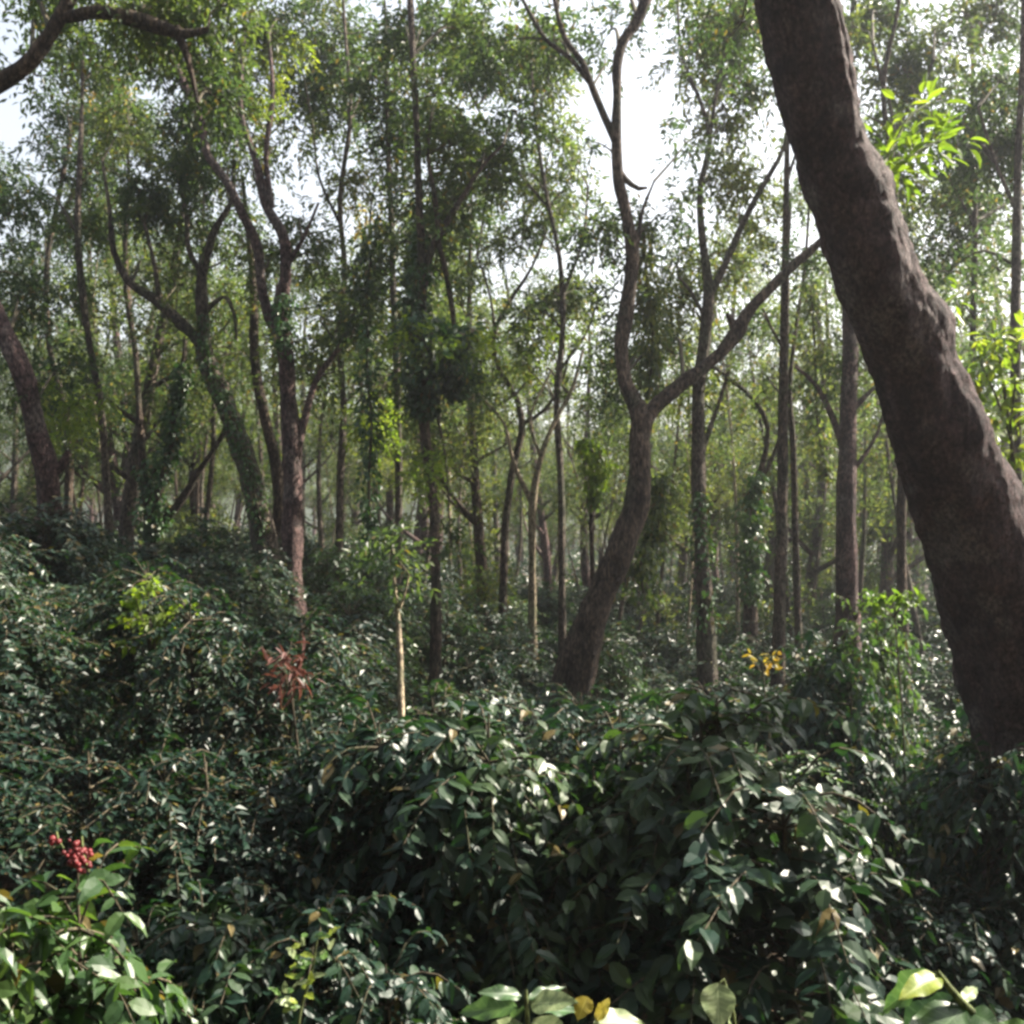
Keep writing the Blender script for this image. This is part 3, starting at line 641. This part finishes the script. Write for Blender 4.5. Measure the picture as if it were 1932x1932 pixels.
for s in range(4):
    BG.append(make_bg(50 + s * 2.3, random.uniform(7, 11), 1700, s % 2 == 0, True, 'crown', ('bark', 'bark_grey', 'bark_pale', 'bark_grey')[s]))  # paler barks stand in for sunlit edges on the slim trunks
ZL = ['in the far left of the wood', 'behind the twisted and upright trunks left of centre', 'in the gap around the vine-hung trunk', 'behind the S-curved centre tree', 'behind the forked grey tree right of centre', 'behind the massive leaning trunk at right']
placed = []
heroXY = [(h['root'].location.x, h['root'].location.y) for h in HERO]
def bg_tree(x, y, v, s, H=None):
    tr, cr = BG[v]
    px = 966 + x / y * K
    zi = min(5, max(0, int(px / 1932 * 6)))
    kind = 'slim pole-like' if v >= 9 else 'bushy-crowned'
    dist = 'middle-distance' if y < 26 else ('more distant' if y < 42 else 'farthest')
    root = empty('forest_tree', (x, y, gz(x, y)), label='%s %s tree %s' % (kind, dist, ZL[zi]), cat='tree', group='%s %s trees %s' % (kind, dist, ZL[zi]))
    a = random.uniform(0, 6.28); root.rotation_euler = (0, 0, a); root.scale = (s, s, s * random.uniform(.9, 1.1))
    for nm, me in (('trunk', tr), ('crown', cr)):
        o = bpy.data.objects.new(nm, me); COL.objects.link(o); o.parent = root
tries = 0
NB = 285
while len(placed) < NB and tries < 6000:
    tries += 1
    y = 17 + 43 * random.random() ** 1.05 if len(placed) < 195 else random.uniform(58, 115)
    x = random.uniform(-.62, .62) * y
    if min([math.hypot(x - q[0], y - q[1]) for q in placed + heroXY] or [9]) < (1.3 if y < 30 else 1.7): continue
    v = random.choice([0, 1, 2, 3, 4, 5, 6, 7, 8, 9, 10, 11, 12, 9, 10, 11, 12, 11, 12])
    if abs((x - 2.6) * math.cos(R(SUN_AZ)) - (y - 5.2) * math.sin(R(SUN_AZ))) < 5 and x > 3 and y < 30: continue
    px = 966 + x / y * K
    s = random.uniform(.8, 1.1)
    if y < 28 and v < 9 and random.random() < .6: v = random.randrange(9, 13)
    if 1050 < px < 1330 or px < 150: s *= .8
    if y < 24 and v < 9: s *= .85
    placed.append((x, y)); bg_tree(x, y, v, s)

for k, (x, y) in enumerate([(-9, -7), (-3.5, -6), (3, -8), (8.5, -5), (-11, 1), (-9.5, 5.5), (13, -1), (-6, -11), (1, -12), (7, -11), (-14, 7), (-13, -3), (0, -17), (-8, -16), (9, -16)]):  # unseen trees added to cut skylight falling on the foreground from behind
    tr, cr = BG[k % 9]
    root = empty('forest_tree', (x, y, gz(x, y)), label='tree standing out of the photo behind or beside the viewpoint', cat='tree', group='trees around the viewpoint')
    root.rotation_euler = (0, 0, k * 1.3); root.scale = (1.15, 1.15, .9)
    for nm, me in (('trunk', tr), ('crown', cr)):
        o = bpy.data.objects.new(nm, me); COL.objects.link(o); o.parent = root

# ------------------------------------------------------------------ coffee bushes
def coffee(seed, H, Rr, nlat, L, fine, mat, stems=4, every=.075):
    rs = np.random.default_rng(seed)
    LV = Leaves(); T = Tubes()
    for s in range(stems):
        th = rs.uniform(0, 6.28); q = rs.uniform(.05, .35) * Rr
        top = np.array([math.cos(th) * q * 1.6, math.sin(th) * q * 1.6, H * rs.uniform(.82, .98)])
        b = np.array([math.cos(th) * .08, math.sin(th) * .08, -.15]); m_ = (b + top) / 2 + np.array([math.cos(th), math.sin(th), 0]) * .1
        p, r = T.add([b, m_, top], [.028, .02, .006], 7, .12)
        for k in range(nlat // stems):
            t = (rs.uniform(.42, 1) if rs.random() < .8 else rs.uniform(.15, .42)); a = p[int(t * (len(p) - 1))]
            ph = rs.uniform(0, 6.28); env = Rr * (1.12 - .62 * max(0, (t - .45) / .55) ** 1.3) * min(1, .5 + t) * rs.uniform(.6, 1.15)
            out = np.array([math.cos(ph), math.sin(ph), 0])
            e = a + out * env * .85 + np.array([0, 0, rs.uniform(-.25, .28) * (1.1 if t > .6 else .7) - .1])
            mm = (a + e) / 2 + np.array([0, 0, .14 * env + rs.uniform(0, .08)])
            lp, lr = T.add([a, mm, e], [.008, .006, .003], 4, .1)
            ln = np.linalg.norm(np.diff(lp, axis=0), axis=1).sum(); n = max(3, int(ln / every))
            tt = np.linspace(.15, 1, n); ii = tt * (len(lp) - 1); i0 = np.clip(ii.astype(int), 0, len(lp) - 2); f = (ii - i0)[:, None]
            pos = lp[i0] * (1 - f) + lp[i0 + 1] * f; tg = unit(lp[i0 + 1] - lp[i0])
            side = unit(np.cross(tg, np.array([0, 0, 1.])))
            for sg in (-1, 1):
                ax = tg * rs.uniform(.35, .9, (n, 1)) + side * sg + np.array([0, 0, -.12]) + rs.normal(size=(n, 3)) * .28
                no = np.array([0, 0, 1.]) + out * .35 + rs.normal(size=(n, 3)) * .38
                LL = L * rs.uniform(.55, 1.2, n)
                LV.add(pos + rs.normal(size=(n, 3)) * .01, ax, no, LL, LL * rs.uniform(.44, .62, n))
    return T.build('stem', M['stem']), LV.build('foliage', M[mat], fine)
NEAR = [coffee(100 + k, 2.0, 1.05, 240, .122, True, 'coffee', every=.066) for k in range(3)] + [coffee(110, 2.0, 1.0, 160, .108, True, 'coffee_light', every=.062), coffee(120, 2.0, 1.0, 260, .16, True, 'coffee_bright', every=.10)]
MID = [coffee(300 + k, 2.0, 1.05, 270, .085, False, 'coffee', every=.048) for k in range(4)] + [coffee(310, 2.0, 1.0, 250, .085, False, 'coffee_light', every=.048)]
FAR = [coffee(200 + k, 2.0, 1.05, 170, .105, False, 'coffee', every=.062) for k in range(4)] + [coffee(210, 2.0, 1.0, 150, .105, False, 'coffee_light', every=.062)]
bushes = []
def bush(px, top_y, D, r_px, label, var, group=None, name='coffee_bush', cat='bush'):
    """a bush whose top shows at (px, top_y)"""
    c = P(px, top_y, D); g = gz(c.x, c.y); h = max(.9, c.z - g)
    st, fo = var
    root = empty(name, (c.x, c.y, g), label=label, cat=cat, group=group)
    sr = max(.56, (r_px / K * D) / 1.05); root.scale = (sr, sr, h / 2.0); root.rotation_euler = (0, 0, random.uniform(0, 6.28))
    for nm, me in (('stem', st), ('foliage', fo)):
        o = bpy.data.objects.new(nm, me); COL.objects.link(o); o.parent = root
    bushes.append((c.x, c.y, sr * 1.05)); return root
near = [
 (1440, 1300, 4.7, 430, 'large dark coffee bush whose glossy dome fills the lower right', 0),
 (890, 1290, 5.2, 330, 'big dark coffee bush in the lower middle with shiny leaves on its crown', 1),
 (1160, 1330, 5.6, 300, 'coffee bush tucked between the two big dark foreground bushes', 2),
 (540, 1360, 5.4, 300, 'dense coffee bush left of the lower middle, below the dry red leaves', 2),
 (240, 1390, 5.0, 300, 'coffee bush on the left with light-edged leaves above the red berries', 0),
 (60, 1590, 3.1, 330, 'nearest bright green coffee bush at the lower left corner bearing red berries', 4),
 (420, 1640, 3.9, 260, 'shaded coffee bush low in the shadow right of the berry bush', 1),
 (700, 1690, 3.7, 240, 'shaded coffee bush at the bottom under the big middle bush', 0),
 (1800, 1640, 4.9, 170, 'shadowed coffee bush under the massive leaning trunk', 1),
 (-120, 1250, 5.6, 330, 'coffee bush running off the left edge above the berry bush', 0),
 (1930, 1370, 5.0, 230, 'dark leafy bush hiding the foot of the massive trunk', 1),
 (1900, 1330, 6.8, 190, 'coffee bush against the foot of the massive trunk, at the right edge', 2),
 (40, 940, 11.5, 200, 'tall bush rising beside the reddish trunk at the left edge', 3),
 (-110, 900, 10.5, 220, 'tall bush half out of the photo at the left edge', 0),
 (150, 1080, 10, 190, 'bush in front of the reddish left-edge trunk', 0),
 (1655, 1100, 9.5, 130, 'tall light green bush just left of the foot of the massive trunk', 3),
 (1580, 1180, 8.5, 150, 'twiggy bush below the tall light green one', 2),
 (290, 1150, 8.6, 75, 'small yellow-green bush glowing among the dark left rows', 3),
]
for px, ty, D, rp, lab, v in near: bush(px, ty, D, rp, lab, NEAR[v] if D < 4.8 or px > 800 else MID[min(v, 4)])
# rows of bushes behind
def zone(x, y):
    px = 966 + x / y * K
    a = 'front' if y < 9 else ('middle' if y < 14 else ('back' if y < 22 else 'hindmost'))
    b = ('left of the slim stake' if px > 420 else 'under the left-edge trunk') if px < 750 else ('between stake and centre tree' if px < 1080 else ('around the straight dark trunks' if px < 1560 else 'behind the massive trunk'))
    return a, b
y = 6.6; row = 0
cnt = 0
while y < 44 and cnt < 290:
    sp = 1.35 + .018 * y
    x = -.64 * y - random.random() * sp
    while x < .64 * y and cnt < 290:
        bx = x + random.uniform(-.35, .35); by = y + random.uniform(-.35, .35)
        x += sp * random.uniform(.85, 1.25)
        if min(math.hypot(bx - q[0], by - q[1]) - q[2] * .55 for q in bushes[:18]) < .35: continue
        if min(math.hypot(bx - q[0], by - q[1]) for q in heroXY) < .35: continue
        g = gz(bx, by); hh = random.uniform(1.35, 2.1)
        a, b = zone(bx, by)
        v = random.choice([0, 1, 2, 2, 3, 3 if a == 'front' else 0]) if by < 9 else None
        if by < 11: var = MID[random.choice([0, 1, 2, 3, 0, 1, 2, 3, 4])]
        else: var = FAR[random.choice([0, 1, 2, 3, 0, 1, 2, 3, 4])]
        root = empty('coffee_bush', (bx, by, g), label='dark coffee bush in the %s rows %s' % (a, b), cat='bush', group='coffee bushes in the %s rows %s' % (a, b))
        s = random.uniform(.75, 1.0); root.scale = (s, s, hh / 2); root.rotation_euler = (0, 0, random.uniform(0, 6.28))
        for nm, me in (('stem', var[0]), ('foliage', var[1])):
            o = bpy.data.objects.new(nm, me); COL.objects.link(o); o.parent = root
        cnt += 1
    y += sp * .85
YB = y
# beyond the rows the undergrowth reads as one mass
LV = Leaves(); n = 90000
yy = YB + (150 - YB) * rng.random(n) ** .9; xx = rng.uniform(-.66, .66, n) * yy
hh = np.array([1.1 + .8 * noise.noise(Vector((a * .5, b * .5, 0))) for a, b in zip(xx, yy)])
zz = np.array([gz(a, b) for a, b in zip(xx, yy)]) + hh * rng.uniform(.3, 1, n) ** .4
LV.add(np.stack([xx, yy, zz], 1), rdir(n) + np.array([0, 0, .1]), rdir(n) * .6 + np.array([0, 0, 1.]), rng.uniform(.2, .4, n), rng.uniform(.1, .2, n))
o = link('undergrowth', LV.build('undergrowth', M['coffee'])); set_props(o, kind='stuff', label='distant undergrowth covering the forest floor between far trunks', cat='undergrowth')
# leaf litter
n = 26000; yy = rng.uniform(1.0, 22, n); xx = rng.uniform(-.7, .7, n) * (yy + 2); zz = np.array([gz(a, b) for a, b in zip(xx, yy)]) + .02
LV = Leaves(); LV.add(np.stack([xx, yy, zz], 1), rdir(n) * np.array([1, 1, .2]), np.array([0, 0, 1.]) + rdir(n) * .3, rng.uniform(.06, .13, n), rng.uniform(.03, .05, n))
o = link('leaf_litter', LV.build('leaf_litter', bark_mat('litter', (.05, .03, .02), (.10, .06, .035), (.07, .06, .03), 8, .1))); set_props(o, kind='stuff', label='dry brown leaf litter on the soil beneath the bushes', cat='leaf litter')

# ------------------------------------------------------------------ accents
def tuft(name, label, cat, c, n, L, W, mat, rad, stem_to=None, up=.3):
    root = empty(name, (c.x, c.y, gz(c.x, c.y)), label=label, cat=cat)
    T = Tubes(); g = Vector((c.x + .1, c.y + .05, gz(c.x, c.y) - .05)); T.add([g, g.lerp(c, .5) + Vector((.05, 0, 0)), c], [.014, .01, .006], 6, .1)
    link('stem', T.build('stem', M['stem']), root)
    LV = Leaves(); nb = max(4, n // 9); T2 = Tubes()
    for k in range(nb):
        dv = rdir(1)[0] * np.array([1, 1, .75]); e = np.array(c) + dv * rad * rng.uniform(.35, 1); T2.add([tuple(np.array(c) - np.array([0, 0, rad * .8])), tuple(e)], [.005, .003], 4, resample=False)
        m = max(3, n // nb); d = rdir(m) * .9 + np.array([0, 0, -.15]) + dv * .4
        LV.add(e + rng.normal(size=(m, 3)) * .03, d, np.array([0, 0, 1.]) + rng.normal(size=(m, 3)) * .7, L * rng.uniform(.45, 1.2, m), W * rng.uniform(.6, 1.2, m))
    link('branchlets', T2.build('branchlets', M['stem']), root)
    link('leaves', LV.build('leaves', M[mat], True), root)
tuft('withered_shrub', 'wilted shrub top of dry rust-red leaves on the left of the stake', 'shrub', P(545, 1262, 5.7), 66, .11, .024, 'rust', .15)
tuft('orange_leaved_shrub', 'small shrub top with yellowish orange leaves right of the centre tree base', 'shrub', P(1437, 1250, 8), 30, .075, .03, 'orange', .13)
tuft('yellow_green_sapling', 'bright yellow-green sapling glowing among the dark left bushes', 'sapling', P(285, 1165, 7.0), 220, .085, .042, 'crown_yellow', .3)
tuft('light_green_sapling', 'leafy light green sapling at the foot of the stout red-brown trunk', 'sapling', P(1685, 1130, 8.6), 80, .12, .05, 'crown_yellow', .2)

# roadside tree behind the trunk on the right edge with yellow-green leaves
rt = empty('leafy_sapling', tuple(P(1925, 1180, 7.5)), label='sunlit yellow-green sapling behind the massive trunk at the right edge', cat='sapling')
T = Tubes(); b = P(1925, 1180, 7.5); g = Vector((b.x, b.y, gz(b.x, b.y) - .1))
T.add([g, b, P(1915, 900, 7.5), P(1890, 700, 7.6), P(1870, 600, 7.6)], [.03, .026, .02, .012, .005], 8, .1)
for e in ((1845, 670), (1930, 640), (1940, 800)): T.add([P(1905, 820, 7.5), P((1905 + e[0]) / 2, (e[1] + 800) / 2, 7.4), P(e[0], e[1], 7.5)], [.012, .008, .004], 6, .1)
link('stem', T.build('stem', M['stem']), rt)
LV = Leaves()
for (cx, cyy, r_, n) in ((1855, 680, 34, 26), (1880, 640, 34, 24), (1905, 720, 44, 40), (1875, 780, 34, 34), (1915, 850, 44, 44), (1890, 900, 30, 24), (1940, 640, 40, 30), (1960, 780, 50, 40), (1845, 720, 22, 12)):
    c = np.array(P(cx, cyy, 7.5)); d = rdir(n)
    LV.add(c + d * (r_ / K * 7.5) * rng.uniform(.1, 1, n)[:, None], d + np.array([0, 0, -.3]), np.array([0, 0, 1.]) + rng.normal(size=(n, 3)) * .5, .12 * rng.uniform(.7, 1.2, n), .055 * rng.uniform(.8, 1.2, n))
link('leaves', LV.build('leaves', M['crown_yellow'], True), rt)

# red coffee cherries
def berries(name, label, c, n, rad):
    root = empty(name, tuple(c), label=label, cat='berries')
    me_v = []; me_f = []
    import bmesh
    bm = bmesh.new()
    for k in range(n):
        d = rdir(1)[0] * rad * random.random() ** .4; d[0] *= .6; 
        from mathutils import Matrix
        bmesh.ops.create_icosphere(bm, subdivisions=2, radius=.0085 * random.uniform(.55, 1.15), matrix=Matrix.Translation(Vector((d[0] + d[2] * -.5, d[1], d[2]))))
    me = bpy.data.meshes.new('berries'); bm.to_mesh(me); bm.free(); me.materials.append(M['berry'])
    for p_ in me.polygons: p_.use_smooth = True
    o = bpy.data.objects.new('berries', me); COL.objects.link(o); o.parent = root
    T = Tubes(); T.add([Vector((0, .02, rad)), Vector((.01, .01, 0)), Vector((.03, .0, -rad))], [.004, .004, .003], 5, .02)
    o = bpy.data.objects.new('stalk', T.build('stalk', M['green_stem'])); COL.objects.link(o); o.parent = root
berries('berry_cluster', 'bright red cluster of coffee berries on the nearest left bush', P(150, 1612, 2.6), 60, .045)
berries('berry_cluster', 'small tuft of red berries up and left of the big cluster', P(103, 1585, 2.8), 7, .02)

# foreground sprigs, leaf by leaf: (tip x, tip y, base x, base y, width px, material)
def veined(name, c1, c2, trans, gl=.4):
    m, t, N, L, bs, out = nodes(name)
    uv = N.new('ShaderNodeUVMap'); sp = N.new('ShaderNodeSeparateXYZ'); L.new(uv.outputs[0], sp.inputs[0])
    def mth(op, a, b=None, c=None):
        n = N.new('ShaderNodeMath'); n.operation = op
        for i_, v in enumerate((a, b, c)):
            if v is None: continue
            if isinstance(v, (int, float)): n.inputs[i_].default_value = v
            else: L.new(v, n.inputs[i_])
        return n.outputs[0]
    av = mth('ABSOLUTE', mth('MULTIPLY_ADD', sp.outputs['Y'], 2, -1))
    ph = mth('FRACT', mth('MULTIPLY', mth('SUBTRACT', sp.outputs['X'], mth('MULTIPLY', av, .16)), 9))
    side = mth('LESS_THAN', mth('ABSOLUTE', mth('SUBTRACT', ph, .5)), .07)
    mid = mth('LESS_THAN', av, .05)
    ve = mth('MAXIMUM', mth('MULTIPLY', side, .5), mid)
    g = N.new('ShaderNodeNewGeometry'); nz = N.new('ShaderNodeTexNoise'); nz.inputs['Scale'].default_value = 45; nz.inputs['Detail'].default_value = 6; L.new(g.outputs['Position'], nz.inputs['Vector'])
    cr = N.new('ShaderNodeValToRGB'); e = cr.color_ramp.elements; e[0].position = .3; e[0].color = (*c1, 1); e[1].position = .65; e[1].color = (*c2, 1); L.new(nz.outputs['Fac'], cr.inputs['Fac'])
    mx = N.new('ShaderNodeMix'); mx.data_type = 'RGBA'; L.new(mth('MULTIPLY', ve, .55), mx.inputs['Factor']); L.new(cr.outputs['Color'], mx.inputs['A']); mx.inputs['B'].default_value = (*[min(1, v * 1.6 + .06) for v in c2], 1)
    L.new(mx.outputs['Result'], bs.inputs['Base Color']); bs.inputs['Roughness'].default_value = gl
    tr = N.new('ShaderNodeBsdfTranslucent'); L.new(mx.outputs['Result'], tr.inputs['Color'])
    ms = N.new('ShaderNodeMixShader'); ms.inputs[0].default_value = trans; L.new(bs.outputs[0], ms.inputs[1]); L.new(tr.outputs[0], ms.inputs[2]); L.new(ms.outputs[0], out.inputs['Surface'])
    bp = N.new('ShaderNodeBump'); bp.inputs['Strength'].default_value = .5; bp.inputs['Distance'].default_value = .004; L.new(ve, bp.inputs['Height']); bp.invert = True; L.new(bp.outputs[0], bs.inputs['Normal'])
    return m
V_M = {'coffee': veined('big_leaf_green', (.02, .05, .018), (.045, .10, .03), .25), 'coffee_light': veined('big_leaf_light', (.05, .12, .025), (.10, .19, .04), .4), 'crown_yellow': veined('big_leaf_lime', (.16, .24, .03), (.30, .36, .05), .5),
       'pale': veined('big_leaf_pale', (.15, .21, .09), (.30, .36, .18), .4), 'yellow': veined('big_leaf_yellow', (.24, .19, .02), (.40, .34, .05), .45)}
def big_leaf(a, ax, n0, Ln, Wd, mat):
    nu, nv = 14, 8; a = np.array(a); ax = unit(np.array(ax)); sd_ = unit(np.cross(ax, n0)); up = np.cross(sd_, ax); q = random.uniform(0, 6)
    V = []; U = []
    bend = random.uniform(.08, .22)
    for i_ in range(nu + 1):
        u = i_ / nu; hw = .5 * (math.sin(math.pi * u ** .85) ** .8) * (1 - .25 * u) * (1 if u < 1 else 0) * 1.12
        if u < .06: hw = max(hw * .4, .01)
        for j_ in range(nv + 1):
            v = j_ / nv * 2 - 1
            rip = .028 * math.sin(u * 17 + q + v * 1.5) * abs(v) ** 2 + .02 * math.sin(u * 7 + q) * v
            V.append(a + ax * Ln * (u - .05 * v * v * hw) + sd_ * Wd * hw * v + up * Ln * (.05 * abs(v) * math.sin(math.pi * u) - bend * u * u + rip)); U.append((u, (v + 1) / 2))
    Q = np.array([(i_ * (nv + 1) + j_, i_ * (nv + 1) + j_ + 1, (i_ + 1) * (nv + 1) + j_ + 1, (i_ + 1) * (nv + 1) + j_) for i_ in range(nu) for j_ in range(nv)])
    me = mesh_np('leaf', np.array(V), None, Q, mat, True)
    ul = me.uv_layers.new(name='UVMap'); ul.data.foreach_set('uv', np.array([U[k] for k in Q.ravel()], np.float32).ravel())
    return me

def sprig(name, label, D, stem, leaves, smat='green_stem', sr=.005, catg='sapling'):
    c = P(stem[-1][0], stem[-1][1], D); g = Vector((c.x, c.y + .1, gz(c.x, c.y + .1)))
    root = empty(name, tuple(g), label=label, cat=catg)
    pts = [P(x, y, D) for x, y in stem]; T = Tubes()
    T.add([g + Vector((0, 0, -.05)), g.lerp(pts[-1], .5) + Vector((0.02, .03, 0))] + pts[::-1], [sr * 1.6, sr * 1.4] + [sr] * (len(pts) - 1) + [sr * .5], 8, .03)
    link('stem', T.build('stem', M[smat]), root)
    for (tx, ty, bx, by, wp, mt, dd) in leaves:
        a = P(bx, by, D); b = P(tx, ty, D + dd); ax = b - a; L_ = ax.length
        n0 = np.array([[random.uniform(-.3, .3), -.55, .8]])
        me = big_leaf(tuple(a), tuple(ax), n0[0], L_, wp / K * D * 1.15, V_M[mt])
        link('leaf', me, root)
sprig('coffee_sapling', 'coffee sapling tip with pale and yellow leaves at the bottom centre', 1.9, [(992, 1862), (994, 1900), (998, 1960), (1000, 2040)],
 [(862, 1900, 975, 1895, 44, 'coffee_light', .05), (905, 1862, 985, 1875, 26, 'coffee', -.03), (900, 1975, 985, 1925, 50, 'pale', -.05), (1085, 1880, 1000, 1890, 42, 'pale', -.05), (1070, 1850, 996, 1880, 20, 'coffee', .05),
  (1088, 1916, 1108, 1876, 34, 'yellow', -.03), (1148, 1876, 1126, 1922, 22, 'yellow', .03), (1122, 1908, 1140, 1890, 16, 'yellow', .0), (1222, 1918, 1120, 1925, 50, 'pale', .03), (1080, 1990, 1005, 1920, 60, 'pale', -.08), (930, 1935, 990, 1900, 30, 'coffee_light', .08), (1110, 1900, 1003, 1900, 24, 'coffee', .1)])
sprig('pale_leaf_sprig', 'single pale drooping leaf on a thin stalk at the bottom', 1.9, [(1352, 1855), (1358, 1840), (1375, 1880), (1385, 2040)],
 [(1354, 1935, 1352, 1850, 56, 'pale', -.05), (1385, 1930, 1358, 1860, 20, 'pale', .06)], sr=.003)
sprig('broad_leaved_sapling', 'broad-leaved sapling with a slanting pale stem in the bottom right corner', 1.75, [(1765, 1828), (1800, 1875), (1850, 1925), (1900, 1985), (1940, 2060)],
 [(1640, 1900, 1755, 1835, 56, 'coffee_light', .1), (1700, 1866, 1770, 1838, 40, 'crown_yellow', -.06), (1880, 1930, 1825, 1905, 46, 'coffee', -.04), (1690, 2010, 1815, 1895, 78, 'coffee', -.1), (1640, 1960, 1800, 1880, 60, 'coffee', .15),
  (1845, 1850, 1810, 1885, 20, 'pale', .05), (1970, 1930, 1870, 1945, 36, 'coffee_light', 0), (1720, 1990, 1850, 1930, 50, 'coffee_light', -.12)], sr=.007)
sprig('young_shoot', 'yellow-green shoots rising out of the shadow below the middle bush', 2.9, [(600, 1770), (590, 1830), (570, 1900), (560, 2000)],
 [(bx + 26 * math.cos(k * 2.4), by + 16 * math.sin(k * 2.4) - 6, bx, by, random.uniform(9, 14), random.choice(['crown_yellow', 'coffee_light', 'pale']), random.uniform(-.05, .05)) for k, (bx, by) in enumerate([(600 + random.uniform(-28, 28) - (q % 9) * 7, 1765 + (q % 9) * 17 + random.uniform(-8, 8)) for q in range(34)])], sr=.004)
